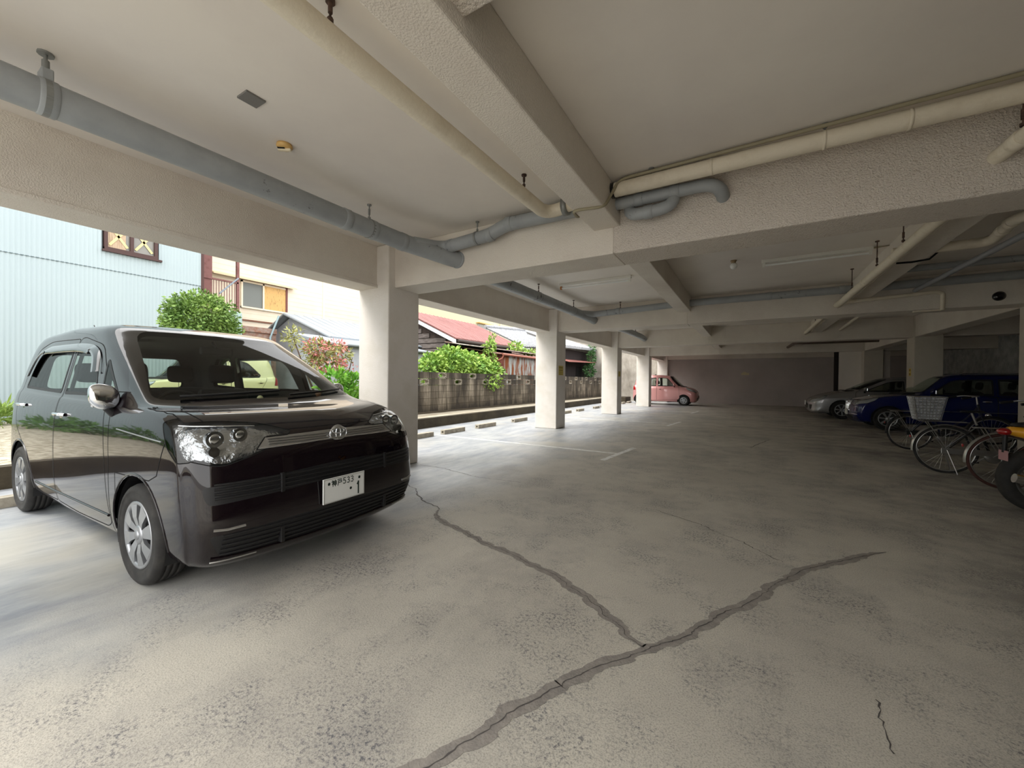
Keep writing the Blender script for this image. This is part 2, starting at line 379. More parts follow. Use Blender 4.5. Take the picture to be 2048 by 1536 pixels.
# ---------------- wheel stops ----------------
def wheel_stop(y0, y1, x=-6.02, label=''):
    mb = MB(); h = 0.1; wv = 0.12
    # hollow concrete block with an open square hole in its ends
    mb.rbox((x - wv, y0, 0), (x - wv + 0.032, y1, h), 0.004).rbox((x - 0.032, y0, 0), (x, y1, h), 0.004)
    mb.rbox((x - wv + 0.025, y0, h - 0.03), (x - 0.025, y1, h), 0.003).rbox((x - wv + 0.025, y0, 0), (x - 0.025, y1, 0.03), 0.003)
    mb.box((x - wv + 0.03, y0 + 0.05, 0.02), (x - 0.03, y1 - 0.05, h - 0.02))
    o = mb.build('wheel_stop', mat('stop_concrete', (172, 165, 150), 0.9, bump=(60, 0.5, 0.006), var=(9, 0.4, 0.7), col2=(138, 130, 116)))
    tag(o, label, 'wheel stop', 'concrete wheel stops along the open side')
stops = [(0.60, 1.28, 'concrete wheel stop behind the near rear wheel of the black car'), (2.1, 2.75, 'concrete wheel stop hidden behind the far rear wheel of the black car'),
 (6.02, 6.74, 'concrete wheel stop half hidden by the nearest column, first past it'), (7.10, 7.88, 'concrete wheel stop second past the nearest column'),
 (8.45, 9.28, 'concrete wheel stop third past the nearest column'), (10.30, 11.1, 'concrete wheel stop fourth past the nearest column, alone'),
 (11.9, 12.6, 'concrete wheel stop cut off by the left edge of the second column'), (14.1, 14.75, 'concrete wheel stop just right of the second column'),
 (15.5, 16.15, 'concrete wheel stop second right of the second column'), (17.55, 18.2, 'concrete wheel stop third right of the second column'),
 (18.6, 19.25, 'concrete wheel stop against the left edge of the third column'), (22.1, 22.75, 'concrete wheel stop just right of the third column'), (23.4, 24.05, 'concrete wheel stop right at the tail of the pink car')]
for a, b, l in stops: wheel_stop(a, b, -6.085 if b < 3 else -6.02, l)

# ---------------- pipes ----------------
def hanger(p, ztop, label, group, rod=0.006, ring=None, axis='y', m=None, clamp=True):
    """threaded rod from the ceiling with a clevis; ring=(centre z, radius) strap round the pipe"""
    x, y, z = p
    mb = MB().tube([(x, y, z), (x, y, ztop)], rod, 8).tube([(x, y, ztop - 0.012), (x, y, ztop)], rod * 4, 10).tube([(x, y, z + 0.015), (x, y, z + 0.035)], rod * 2.6, 6)
    mb.tube([(x, y, z + 0.06), (x, y, z + 0.12)], rod * 1.9, 8)
    o = mb.build('pipe_hanger', m or M['rust']); tag(o, label, 'pipe hanger', group)
    if ring:
        cz, r = ring; ax = {'y': ((1, 0, 0), (0, 0, 1), Vector((0, 1, 0))), 'x': ((0, 1, 0), (0, 0, 1), Vector((1, 0, 0)))}[axis]
        c = Vector((x, y, cz)); vs = []; fs = []; n = 28
        for i in range(n):
            th = 2 * PI * i / n; d = Vector(ax[0]) * math.cos(th) + Vector(ax[1]) * math.sin(th)
            for rr_, s_ in ((r, -1), (r + 0.004, -1), (r + 0.004, 1), (r, 1)): vs.append(c + d * rr_ + ax[2] * s_ * 0.014)
        for i in range(n):
            for k in range(4): fs.append((i * 4 + k, ((i + 1) % n) * 4 + k, ((i + 1) % n) * 4 + (k + 1) % 4, i * 4 + (k + 1) % 4))
        MB().add(vs, fs).build('strap', M['galv'] if m is None else m, o)
    return o
def collar(mb, p, d, r, l=0.08, t=0.0045):
    d = Vector(d).normalized(); p = Vector(p); a = p - d * l / 2; b = p + d * l / 2
    mb.tube([a, a + d * 0.006, b - d * 0.006, b], [r, r + t, r + t, r], 20)
def pipe(path, r, m, name, label, cat='pipe', collars=(), n=20, group=None):
    o = MB().tube(path, r, n).build(name, m); tag(o, label, cat, group)
    for p, d in collars:
        mb = MB(); collar(mb, p, d, r + 0.001); mb.build('pipe_collar', m, o)
    return o
G, CR = M['grey_pvc'], M['cream_pipe']
# main drain along the open side, bay one
gp = pipe([(-3.55, -1.0, 2.885), (-3.55, 3.0, 2.885), (-3.53, 3.42, 2.88), (-3.28, 3.9, 2.80), (-3.20, 4.03, 2.78)], 0.098, G, 'drain_pipe', 'thick grey chipped drain pipe running along the open side to the nearest column',
     collars=[((-3.55, 0.62, 2.885), (0, 1, 0)), ((-3.55, 0.28, 2.885), (0, 1, 0)), ((-3.55, 2.62, 2.885), (0, 1, 0)), ((-3.55, 2.95, 2.885), (0, 1, 0)), ((-3.535, 3.38, 2.881), (0.05, 1, 0))])
MB().lathe([(0.08, 0), (0.105, 0.0), (0.108, 0.03), (0.1, 0.035)], 24, Matrix.Translation((-3.2, 3.985, 2.782)) @ Matrix.Rotation(-PI / 2, 4, 'X')).build('wall_ring', G, gp)
pipe(bend([(-3.46, 3.50, 2.89), (-3.32, 3.87, 2.915), (-2.62, 3.87, 2.955), (-2.40, 3.88, 3.035), (-1.36, 3.9, 3.035)], 0.13), 0.074, G, 'branch_pipe', 'thinner grey branch pipe with an offset bend on the first cross beam',
     collars=[((-3.2, 3.87, 2.922), (1, 0, 0.06)), ((-2.62, 3.87, 2.955), (1, 0, 0.15)), ((-2.36, 3.88, 3.035), (1, 0, 0))])
# continuation right of the middle beam, with a trap
pipe([(-1.15, 3.87, 2.985), (-0.42, 3.87, 2.985)] + bez([(-0.40, 3.87, 2.985), (-0.26, 3.87, 2.985), (-0.22, 3.90, 2.93), (-0.22, 4.03, 2.90)], 8), 0.055, G, 'branch_pipe', 'grey pipe bending into the first cross beam, right of the U-shaped trap',
     collars=[((-0.92, 3.87, 2.985), (1, 0, 0)), ((-0.60, 3.87, 2.985), (1, 0, 0))])
tp = pipe(bez([(-1.02, 3.96, 3.0), (-1.04, 3.92, 2.88), (-0.98, 3.86, 2.845), (-0.88, 3.86, 2.845)], 8) + bez([(-0.78, 3.86, 2.845), (-0.62, 3.86, 2.85), (-0.60, 3.88, 2.90), (-0.62, 3.90, 3.0)], 8), 0.055, G, 'pipe_trap', 'grey U-shaped pipe trap against the first cross beam right of the middle beam',
     collars=[((-0.83, 3.86, 2.845), (1, 0, 0))])
# cream lagged pipe in bay one: along Y then along the beam through the middle beam
cp = pipe(bend([(-1.83, -1.0, 2.955), (-1.795, 3.68, 2.955), (-1.42, 3.72, 3.04)], 0.16, 8), 0.062, CR, 'lagged_pipe', 'cream lagged pipe hanging beside the middle beam, running away to the first cross beam')
MB().lathe([(0.062, 0), (0.088, 0.0), (0.088, 0.05), (0.062, 0.05)], 24, Matrix.Translation((-1.62, 3.70, 3.0)) @ Matrix.Rotation(PI / 2, 4, 'Y')).build('band', M['galv'], cp)
cp2 = pipe([(-1.16, 3.70, 3.045), (1.0, 3.70, 3.05), (4.6, 3.70, 3.055)], 0.064, CR, 'lagged_pipe', 'cream lagged pipe along the first cross beam from the middle beam rightwards')
MB().lathe([(0.055, 0), (0.07, 0.0), (0.07, 0.03), (0.055, 0.03)], 24, Matrix.Translation((-1.13, 3.70, 3.045)) @ Matrix.Rotation(PI / 2, 4, 'Y')).build('end_band', M['gloss_black'], cp2)
for xx in (-0.30, 0.44, 0.9):
    MB().lathe([(0.06, 0), (0.067, 0.0), (0.067, 0.02), (0.06, 0.02)], 20, Matrix.Translation((xx, 3.70, 3.048)) @ Matrix.Rotation(PI / 2, 4, 'Y')).build('band', M['cream_pipe'], cp2)
# cable draped under the middle beam and on along the pipe
o = MB().tube(bend([(-1.44, 3.86, 2.99), (-1.43, 3.60, 2.82), (-1.40, 3.40, 2.806), (-1.12, 3.46, 2.806), (-1.115, 3.60, 2.95), (-1.05, 3.66, 3.115), (1.5, 3.62, 3.125), (4.5, 3.62, 3.13)], 0.08), 0.014, 10).build('cable', M['cable'])
tag(o, 'brown-grey cable draped under the middle beam and on along the cream pipe', 'cable')
g1 = 'rods holding the ceiling pipes'
hanger((-3.55, 0.615, 2.98), ZC, 'wide grey clamp hanger on the thick grey pipe at the far left', g1, 0.009, (2.885, 0.1), 'y', M['galv'])
MB().rbox((-3.60, 0.59, 2.96), (-3.50, 0.64, 3.04), 0.006).build('bracket', G, bpy.data.objects['pipe_hanger'])
hanger((-3.55, 2.92, 2.975), ZC, 'rod hanger on the thick grey pipe just before the nearest column', g1, 0.006, (2.885, 0.099), 'y', M['galv'])
hanger((-2.80, 3.87, 3.02), ZC, 'rod hanger on the grey branch pipe left of its offset bend', g1, 0.005, (2.945, 0.076), 'x', M['galv'])
hanger((-1.815, 1.25, 3.02), ZC, 'rusty rod hanger on the cream pipe at the top edge of the picture', g1, 0.006)
hanger((-1.795, 3.2, 3.02), ZC, 'rusty rod hanger on the cream pipe near the first cross beam', g1, 0.006)
hanger((-0.767, 3.66, 3.10), ZC, 'short hanger on the cream pipe above the grey trap', g1, 0.006, None, 'x', M['galv'])
hanger((0.45, 3.66, 3.10), ZC, 'short hanger on the cream pipe halfway to the right edge', g1, 0.006, None, 'x', M['galv'])
# stub of a cream pipe coming out of the first cross beam at the far right
o = pipe([(1.42, 4.02, 2.80), (1.52, 3.55, 2.85), (1.60, 3.1, 2.90)], 0.05, CR, 'lagged_pipe', 'short cream pipe poking out of the first cross beam at the right edge', collars=[((1.455, 3.84, 2.818), (0.1, -0.47, 0.05))])
hanger((1.46, 3.8, 2.87), ZC, 'rusty rod hanger on the short cream pipe at the right edge', g1, 0.007)
# bay two
pipe([(-3.55, 4.55, 2.885), (-3.55, 8.9, 2.885), (-3.45, 9.3, 2.84), (-3.36, 9.66, 2.78)], 0.098, G, 'drain_pipe', 'thick grey drain pipe along the open side between the first and second columns',
     collars=[((-3.55, 6.9, 2.885), (0, 1, 0)), ((-3.55, 8.75, 2.885), (0, 1, 0))])
pipe(bend([(-3.5, 9.05, 2.885), (-3.30, 9.45, 2.90), (-1.30, 9.45, 2.98), (7.45, 9.47, 3.0)], 0.12), 0.072, G, 'branch_pipe', 'long grey pipe running along the second cross beam to the right',
     collars=[((-2.7, 9.45, 2.93), (1, 0, 0)), ((0.32, 9.45, 2.985), (1, 0, 0)), ((1.45, 9.45, 2.985), (1, 0, 0))])
for (x, y, l, ax, rg) in ((-3.55, 6.95, 'rod hanger on the grey pipe between the first and second columns, nearer one', 'y', (2.885, 0.1)), (-3.55, 8.75, 'rod hanger on the grey pipe between the first and second columns, farther one', 'y', (2.885, 0.1)), (-2.65, 9.45, 'rod hanger on the grey pipe along the second cross beam', 'x', (2.93, 0.074))):
    hanger((x, y, 2.98), ZC, l, g1, 0.006, rg, ax)
lp = pipe([(1.447, 4.5, 2.74), (1.424, 9.3, 2.74), (1.41, 9.655, 2.74)], 0.055, CR, 'lagged_pipe', 'long cream pipe slanting across the second bay at the right, towards the second cross beam', collars=[((1.43, 7.6, 2.74), (0, 1, 0))])
for y, l in ((5.95, 'nearest thin dark rod holding the slanting cream pipe on the right'), (7.0, 'middle thin dark rod holding the slanting cream pipe on the right'), (8.5, 'farthest thin dark rod holding the slanting cream pipe on the right')):
    hanger((1.43, y, 2.80), ZC, l, g1, 0.006)
lc = pipe(bend([(1.47, 9.50, 2.76), (2.72, 9.52, 2.83), (2.80, 9.54, 2.80), (2.80, 9.56, 2.52)], 0.05), 0.032, CR, 'lagged_pipe', 'thin cream pipe along the second cross beam with a drop at its right end')
MB().box((2.45, 9.60, 2.515), (2.80, 9.64, 2.54)).build('drip_bracket', CR, lc)
pipe(bend([(1.52, 6.75, 2.90), (2.36, 6.74, 2.90), (2.30, 6.1, 2.95), (2.55, 5.7, 2.92), (3.4, 5.3, 2.92)], 0.12, 8), 0.055, CR, 'lagged_pipe', 'cream pipe crossing the right of the second bay with a thick elbow', collars=[((1.56, 6.75, 2.90), (1, 0, 0)), ((2.325, 6.4, 2.923), (0, 1, 0)), ((2.31, 6.2, 2.94), (0, 1, 0))])
pipe([(2.42, 9.4, 2.86), (2.40, 6.3, 2.80), (2.38, 4.6, 2.76)], 0.034, mat('dull_grey_pipe', (146, 148, 152), 0.5), 'conduit', 'blue-grey pipe crossing the dark ceiling diagonally at the right')
pipe([(1.95, 8.55, 3.06), (7.45, 8.6, 3.06)], 0.05, G, 'branch_pipe', 'grey pipe high under the dark ceiling at the right')
o = MB().tube([(1.60, 6.9, 2.80), (1.75, 6.95, 2.806), (1.9, 6.9, 2.81), (1.98, 6.8, 2.9)], 0.012, 8).build('cable', M['dark']); tag(o, 'thin black cable looped under the right-hand middle beam', 'cable')
# bays three and four
pipe([(-3.4, 10.2, 2.88), (-3.37, 14.6, 2.88), (-3.36, 15.2, 2.84)], 0.098, G, 'drain_pipe', 'grey drain pipe stub seen under the second cross beam')
hanger((-3.37, 13.9, 2.97), ZC, 'small rod on the grey pipe stub under the second cross beam', g1, 0.008)
pipe([(1.44, 10.2, 2.80), (1.47, 15.25, 2.80)], 0.05, CR, 'lagged_pipe', 'cream pipe slanting across the third bay at the right')
hanger((1.46, 13.0, 2.84), ZC, 'thin rod holding the cream pipe in the third bay', g1, 0.006)
pipe(bend([(1.40, 20.8, 2.79), (1.40, 18.0, 2.72), (1.55, 17.7, 2.70), (3.7, 17.7, 2.70)], 0.1), 0.05, mat('rust_brown_pipe', (96, 82, 72), 0.8), 'lagged_pipe', 'dark brown horizontal pipe with a cream elbow far back in the fourth bay')
hanger((2.9, 17.7, 2.75), ZC, 'rod holding the dark brown pipe far back', g1, 0.012)
pipe([(2.2, 10.3, 2.9), (2.3, 15.2, 2.86)], 0.035, CR, 'conduit', 'thin pale pipe beside the cream pipe in the third bay')
# ---------------- ceiling fittings ----------------
def batten(x0, x1, y, label, rusty):
    r = empty('fluorescent_light', ((x0 + x1) / 2, y, ZC), 0, label, 'ceiling light', 'bare fluorescent battens in the second bay'); L = (x1 - x0) / 2
    MB().rbox((-L, -0.035, -0.05), (L, 0.035, 0), 0.005).build('housing', M['white_plastic'], r)
    MB().tube([(-L + 0.02, 0, -0.085), (L - 0.02, 0, -0.085)], 0.016, 12).build('tube', M['lampglass'], r)
    for s in (-1, 1):
        MB().rbox((s * (L - 0.03) - 0.018, -0.02, -0.11), (s * (L - 0.03) + 0.018, 0.02, -0.045), 0.004).build('lamp_holder', mat('rusty_holder', (176, 120, 70), 0.8) if (rusty and s < 0) else M['white_plastic'], r)
batten(-3.2, -1.82, 7.17, 'white fluorescent batten near the open side with a rusty end', True)
batten(0.14, 1.44, 7.25, 'white fluorescent batten in the dark right part of the second bay', False)
o = MB().tube([(1.44, 7.25, ZC - 0.02), (1.62, 7.22, ZC - 0.02), (1.62, 7.2, ZC - 0.3)], 0.012, 8).build('cable', M['cable']); tag(o, 'short cable from the right-hand fluorescent batten to the beam', 'cable')
r = empty('bulb_lamp', (-0.233, 7.06, ZC), 0, 'small bare bulb lamp on the ceiling between the two fluorescent battens', 'ceiling light')
MB().lathe([(0.0, -0.04), (0.03, -0.04), (0.045, 0.0), (0.0, 0.0)], 18).build('socket', mat('brass_dull', (150, 130, 100), 0.6), r)
MB().sphere((0, 0, -0.085), 0.05, 10).build('bulb', M['lampglass'], r)
r = empty('detector_base', (-3.241, 1.831, ZC), 0, 'round yellowed detector base on the ceiling beside the grey pipe', 'smoke detector')
MB().lathe([(0.0, 0), (0.055, 0), (0.06, -0.02), (0.045, -0.035), (0.0, -0.035)], 28).build('base', mat('yellowed_plastic', (206, 168, 104), 0.5), r)
MB().rbox((-0.05, -0.012, -0.052), (0.05, 0.012, -0.033), 0.004, Matrix.Rotation(0.6, 4, 'Z')).build('contact_bar', mat('pale_plastic', (226, 214, 186), 0.5), r)
MB().rbox((-0.045, -0.026, -0.042), (0.01, -0.014, -0.03), 0.003, Matrix.Rotation(0.6, 4, 'Z')).build('slot', M['dark'], r)
o = MB().rbox((-2.968, 1.357, ZC - 0.012), (-2.844, 1.481, ZC + 0.01), 0.003).build('ceiling_patch', mat('grey_plate', (118, 116, 112), 0.8, bump=(60, 0.3, 0.004))); tag(o, 'small square grey patch plate on the ceiling', 'plate')
o = MB().lathe([(0.0, 0), (0.075, 0), (0.075, 0.05), (0.03, 0.07), (0, 0.07)], 20, Matrix.Translation((3.47, 9.655, 2.70)) @ Matrix.Rotation(PI / 2, 4, 'X')).build('bell_box', M['gloss_black']); tag(o, 'round black fitting on the second cross beam at the right edge', 'fitting')
# stickers and small signs
def sticker(a, b, name, label, m, rows):
    o = MB().box(a, b).build(name, m); tag(o, label, 'sticker')
    return o
ym = mat('yellow_sticker', (206, 186, 98), 0.6); tm = mat('sticker_ink', (70, 58, 36), 0.7)
def notice(face, u0, u1, z0, z1, label, axis='x'):
    """small yellow parking notice: three rows of dark characters"""
    pl = MB(); ink = MB()
    def bx(mb, ua, ub, za, zb, t0, t1):
        if axis == 'x': mb.box((face + t0, ua, za), (face + t1, ub, zb))
        else: mb.box((ua, face - t1, za), (ub, face - t0, zb))
    bx(pl, u0, u1, z0, z1, 0.0, 0.003); o = pl.build('notice_sticker', ym); tag(o, label, 'sticker', 'yellow notices on the columns')
    h = (z1 - z0); wd = (u1 - u0)
    for k, (zz, n, hh) in enumerate(((0.80, 5, 0.12), (0.52, 5, 0.1), (0.32, 6, 0.06), (0.12, 4, 0.08))):
        for j in range(n):
            c = u0 + wd * (0.12 + 0.76 * (j + 0.5) / n); w2 = wd * 0.76 / n * 0.38; zc = z0 + h * zz
            bx(ink, c - w2, c + w2, zc - h * hh * 0.5, zc - h * hh * 0.3, 0.003, 0.0045); bx(ink, c - w2, c + w2, zc + h * hh * 0.2, zc + h * hh * 0.45, 0.003, 0.0045)
            bx(ink, c - w2 * 0.2, c + w2 * 0.25, zc - h * hh * 0.5, zc + h * hh * 0.5, 0.003, 0.0045)
    ink.build('lettering', tm, o)
notice(XI, 9.66, 9.96, 1.41, 1.66, 'small yellow notice on the second column from the camera')
notice(XI, 15.25, 15.5, 1.45, 1.65, 'tiny faded notice on the third column from the camera')
def noticeR(xf, y0, y1, z0, z1, label):
    o = MB().box((xf - 0.003, y0, z0), (xf, y1, z1)).build('notice_sticker', ym); tag(o, label, 'sticker', 'yellow notices on the columns')
    mb = MB()
    for zz in (0.75, 0.25):
        mb.box((xf - 0.005, y0 + 0.04, z0 + (z1 - z0) * zz - 0.03), (xf - 0.003, y1 - 0.04, z0 + (z1 - z0) * zz + 0.03))
    mb.build('lettering', mat('orange_ink', (150, 112, 40), 0.7), o)
noticeR(XR, 15.30, 15.48, 1.48, 1.70, 'yellow notice on the column behind the blue car')
o = MB().box((-0.40, 26.285, 1.68), (-0.02, 26.3, 1.80)).box((-0.33, 26.285, 1.80), (-0.15, 26.3, 1.85)).build('wall_plate', mat('pale_plate', (206, 198, 160), 0.7)); tag(o, 'small pale number plate on the far back wall', 'sign')
# ---------------- outside ground and walls ----------------
grav = mat('gravel', (186, 178, 160), 0.95, bump=(22, 1.0, 0.05), var=(9, 0.42, 0.6), col2=(140, 132, 112))
mossy = mat('mossy_concrete', (70, 62, 47), 0.95, bump=(30, 0.6, 0.01), var=(1.6, 0.35, 0.65), col2=(44, 39, 29))
walk = mat('walkway_concrete', (172, 164, 146), 0.9, bump=(40, 0.4, 0.006), var=(1.5, 0.42, 0.7), col2=(126, 116, 98))
def quadprism(p4, z0, z1, name, m):
    vs = [(x, y, z0) for x, y in p4] + [(x, y, z1) for x, y in p4]
    return MB().add(vs, [(3, 2, 1, 0), (4, 5, 6, 7), (0, 1, 5, 4), (1, 2, 6, 5), (2, 3, 7, 6), (3, 0, 4, 7)]).build(name, m)
struct(quadprism([(-7.10, -12), (-6.93, -12), (-7.42, 26.5), (-7.60, 26.5)], -0.2, 0.25, 'kerb', mossy))
struct(quadprism([(-34, -14), (-7.07, -14), (-7.33, 6.9), (-34, 6.9)], -0.25, 0.245, 'gravel_lot', grav))
struct(quadprism([(-8.3, 6.9), (-7.33, 6.9), (-7.59, 26.5), (-8.3, 26.5)], -0.25, 0.247, 'walkway', walk))
struct(MB().box((-34, 6.9, -0.3), (-8.3, 60, 0.20)).build('yard_ground', mat('yard_soil', (128, 116, 96), 0.95, bump=(12, 0.8, 0.03), var=(2, 0.4, 0.6), col2=(92, 104, 62))))
struct(MB().box((-40, -60, -0.35), (40, -9, 0.0)).box((9.5, -9, -0.35), (40, 30, 0.0)).build('street_ground', mat('street_asphalt', (150, 148, 144), 0.9, bump=(30, 0.3, 0.01), var=(1.0, 0.4, 0.7), col2=(128, 126, 122))))
# stained concrete block wall with pierced ornamental blocks
def blockwall():
    m = bpy.data.materials.new('stained_blocks'); m.use_nodes = True; nt = m.node_tree; p = nt.nodes['Principled BSDF']; L = nt.links.new
    tc = N(nt, 'ShaderNodeTexCoord'); sp = N(nt, 'ShaderNodeSeparateXYZ'); L(tc.outputs['Object'], sp.inputs[0])
    n1 = N(nt, 'ShaderNodeTexNoise'); n1.inputs['Scale'].default_value = 1.0; n1.inputs['Detail'].default_value = 8; n1.inputs['Roughness'].default_value = 0.65
    mp = N(nt, 'ShaderNodeMapping'); mp.inputs['Scale'].default_value = (3, 3.2, 0.55); L(tc.outputs['Object'], mp.inputs[0]); L(mp.outputs[0], n1.inputs['Vector'])
    g = N(nt, 'ShaderNodeNewGeometry')
    ad = N(nt, 'ShaderNodeMath', operation='MULTIPLY_ADD'); L(g.outputs['Random Per Island'], ad.inputs[0]); ad.inputs[1].default_value = 0.07; L(n1.outputs[0], ad.inputs[2])
    zz = N(nt, 'ShaderNodeMapRange'); L(sp.outputs[2], zz.inputs[0]); zz.inputs[1].default_value = 0.9; zz.inputs[2].default_value = 1.5; zz.inputs[3].default_value = 0; zz.inputs[4].default_value = -0.12
    zl = N(nt, 'ShaderNodeMapRange'); L(sp.outputs[2], zl.inputs[0]); zl.inputs[1].default_value = 0.52; zl.inputs[2].default_value = 0.3; zl.inputs[3].default_value = 0; zl.inputs[4].default_value = -0.14
    a2 = N(nt, 'ShaderNodeMath', operation='ADD'); L(ad.outputs[0], a2.inputs[0]); L(zz.outputs[0], a2.inputs[1])
    a3 = N(nt, 'ShaderNodeMath', operation='ADD'); L(a2.outputs[0], a3.inputs[0]); L(zl.outputs[0], a3.inputs[1])
    cr = N(nt, 'ShaderNodeValToRGB'); L(a3.outputs[0], cr.inputs[0])
    e = cr.color_ramp.elements; e[0].position = 0.40; e[0].color = lin((48, 42, 34)); e[1].position = 0.76; e[1].color = lin((150, 140, 124))
    k = e.new(0.56); k.color = lin((88, 80, 68))
    L(cr.outputs[0], p.inputs['Base Color']); p.inputs['Roughness'].default_value = 0.95
    b = N(nt, 'ShaderNodeBump'); b.inputs['Strength'].default_value = 0.5; b.inputs['Distance'].default_value = 0.008
    n2 = N(nt, 'ShaderNodeTexNoise'); n2.inputs['Scale'].default_value = 45; L(tc.outputs['Object'], n2.inputs['Vector']); L(n2.outputs[0], b.inputs['Height']); L(b.outputs[0], p.inputs['Normal'])
    X0, X1 = -8.38, -8.24; bl, bh, g_ = 0.40, 0.19, 0.010; mb = MB(); orn = []
    y = 7.2; row = 0
    for row in range(6):
        z0 = 0.30 + row * (bh + g_) ; nB = int((26.2 - 7.0) / bl)
        for k in range(nB):
            y0 = 7.0 + k * bl
            if (row == 5 and k % 4 == 2) or (row == 4 and k % 4 == 0): orn.append((y0, z0)); continue
            mb.box((X0, y0, z0), (X1, y0 + bl - g_, z0 + bh))
    o = mb.build('block_wall', m)
    MB().box((X0 + 0.01, 7.0, 0.2), (X1 - 0.006, 26.2, 1.09)).box((X0 - 0.02, 7.0, 0.1), (X1 + 0.02, 26.2, 0.305)).build('mortar', mat('mortar', (78, 70, 58), 0.95), o)
    mbm = MB()
    for y0, z0 in orn:
        # pierced block: frame with two crossing arcs and an eye in the middle
        t = 0.022; y1 = y0 + bl - g_; z1 = z0 + bh
        mbm.box((X0, y0, z0), (X1, y0 + t, z1)).box((X0, y1 - t, z0), (X1, y1, z1)).box((X0, y0, z0), (X1, y1, z0 + t)).box((X0, y0, z1 - t), (X1, y1, z1))
        cy, cz = (y0 + y1) / 2, (z0 + z1) / 2
        for s in (-1, 1):
            pts = [(cy + (bl / 2 - 0.02) * math.cos(a), cz + s * (0.075 * math.sin(a) - 0.0)) for a in [PI * q / 10 for q in range(11)]]
            for q in range(10):
                (ya, za), (yb, zb) = pts[q], pts[q + 1]
                mbm.add([(X0 + 0.02, ya, za - 0.009), (X0 + 0.02, yb, zb - 0.009), (X0 + 0.02, yb, zb + 0.009), (X0 + 0.02, ya, za + 0.009), (X1, ya, za - 0.009), (X1, yb, zb - 0.009), (X1, yb, zb + 0.009), (X1, ya, za + 0.009)],
                        [(0, 1, 2, 3), (7, 6, 5, 4), (0, 4, 5, 1), (3, 2, 6, 7)])
    mbm.build('pierced_blocks', mat('pale_block', (150, 142, 128), 0.9), o)
    tag(o, None, None, None, 'structure'); return o
blockwall()
struct(MB().box((-12, 26.55, 0), (-4.94, 26.85, 4.2)).build('end_wall', mat('stained_render', (170, 164, 154), 0.9, bump=(20, 0.3, 0.01), var=(1.3, 0.38, 0.62), col2=(126, 120, 110), aniso=(1, 1, 0.5))))
# ---------------- pale blue corrugated building ----------------
cb = empty('corrugated_building', (-14, -5, 0.25), 0, 'pale blue corrugated metal building with taped windows on the far left', 'building')
def corrug(y0, y1, z0, z1, per, amp, name, m, parent, x=0.0, off=0.0, bumpz=()):
    n = int((y1 - y0) / per * 6); vs = []; fs = []
    for i in range(n + 1):
        y = y0 + (y1 - y0) * i / n; xx = x + amp * math.sin(2 * PI * y / per) + off
        vs += [(xx, y, z0), (xx, y, z1)]
    fs = [(2 * i, 2 * i + 2, 2 * i + 3, 2 * i + 1) for i in range(n)]
    return MB().add(vs, fs, True).build(name, m, parent, fixn=False)
bm_ = mat('pale_blue_sheet', (160, 174, 178), 0.5, metal=0.0, var=(0.9, 0.4, 0.8), col2=(154, 168, 173), aniso=(1, 1, 0.3))
yA, yB = -12.0, 10.46      # local y (world -17 .. 5.46)
corrug(yA, yB, 0, 3.74, 0.0762, 0.008, 'lower_sheet', bm_, cb, 0.0, 0.0)
corrug(yA, 8.35, 3.72, 9.5, 0.0762, 0.008, 'upper_sheet', bm_, cb, 0.0, 0.012)
corrug(8.35, 9.47, 3.72, 4.20, 0.0762, 0.008, 'sill_sheet', bm_, cb, 0.0, 0.012)
corrug(9.47, yB, 3.72, 9.5, 0.0762, 0.008, 'end_sheet', bm_, cb, 0.0, 0.012)
corrug(8.35, 9.47, 5.9, 9.5, 0.0762, 0.008, 'top_sheet', bm_, cb, 0.0, 0.012)
MB().box((-6, yA, 0), (-0.06, yB, 9.5)).build('core_wall', mat('core_grey', (120, 126, 128), 0.9), cb)
MB().box((-0.05, yA, 3.715), (0.016, yB, 3.73)).build('seam_flashing', mat('seam_dark', (92, 108, 114), 0.6), cb)
MB().box((-0.3, yB - 0.01, 0), (0.03, yB + 0.06, 9.5)).build('corner_trim', mat('brown_trim', (70, 42, 38), 0.6), cb)
wn = MB(); y0, y1, z0, z1 = 8.38, 9.44, 4.22, 5.9; fr = mat('brown_window_frame', (62, 36, 32), 0.5)
t = 0.07
wn.box((-0.05, y0, z0), (0.06, y0 + t, z1)).box((-0.05, y1 - t, z0), (0.06, y1, z1)).box((-0.05, y0, z0), (0.08, y1, z0 + t)).box((-0.05, y0, z1 - t), (0.06, y1, z1)).box((-0.05, (y0 + y1) / 2 - 0.035, z0), (0.06, (y0 + y1) / 2 + 0.035, z1)).box((-0.02, y0 - 0.03, z0 - 0.05), (0.10, y1 + 0.08, z0))
wf = wn.build('window', fr, cb)
MB().box((-0.03, y0 + t, z0 + t), (-0.01, y1 - t, z1 - t)).build('pane', mat('dim_pane', (120, 118, 112), 0.15, spec=0.7), wf)
MB().box((-0.01, y0 + t, z0 + t), (0.0, y0 + 0.42, z1 - t)).build('curtain', mat('striped_curtain', (196, 176, 150), 0.9, var=(30, 0.4, 0.6), col2=(150, 126, 104), aniso=(1, 3, 0.1)), wf)
tp = MB()
for (ya, yb) in ((y0 + t, (y0 + y1) / 2 - 0.04), ((y0 + y1) / 2 + 0.04, y1 - t)):
    cy = (ya + yb) / 2; hz = 0.36
    for cz in (z0 + t + 0.32, z0 + t + 1.1):
        for s in (-1, 1):
            a = Vector((0, yb - ya - 0.03, 0.56 * s)).normalized(); n_ = Vector((0, -a.z, a.y)) * 0.028; c = Vector((0.012, cy, cz)); h = 0.30
            tp.add([c - a * h - n_, c + a * h - n_, c + a * h + n_, c - a * h + n_], [(0, 1, 2, 3)])
tp.build('cross_tape', mat('masking_tape', (214, 196, 140), 0.7), wf)
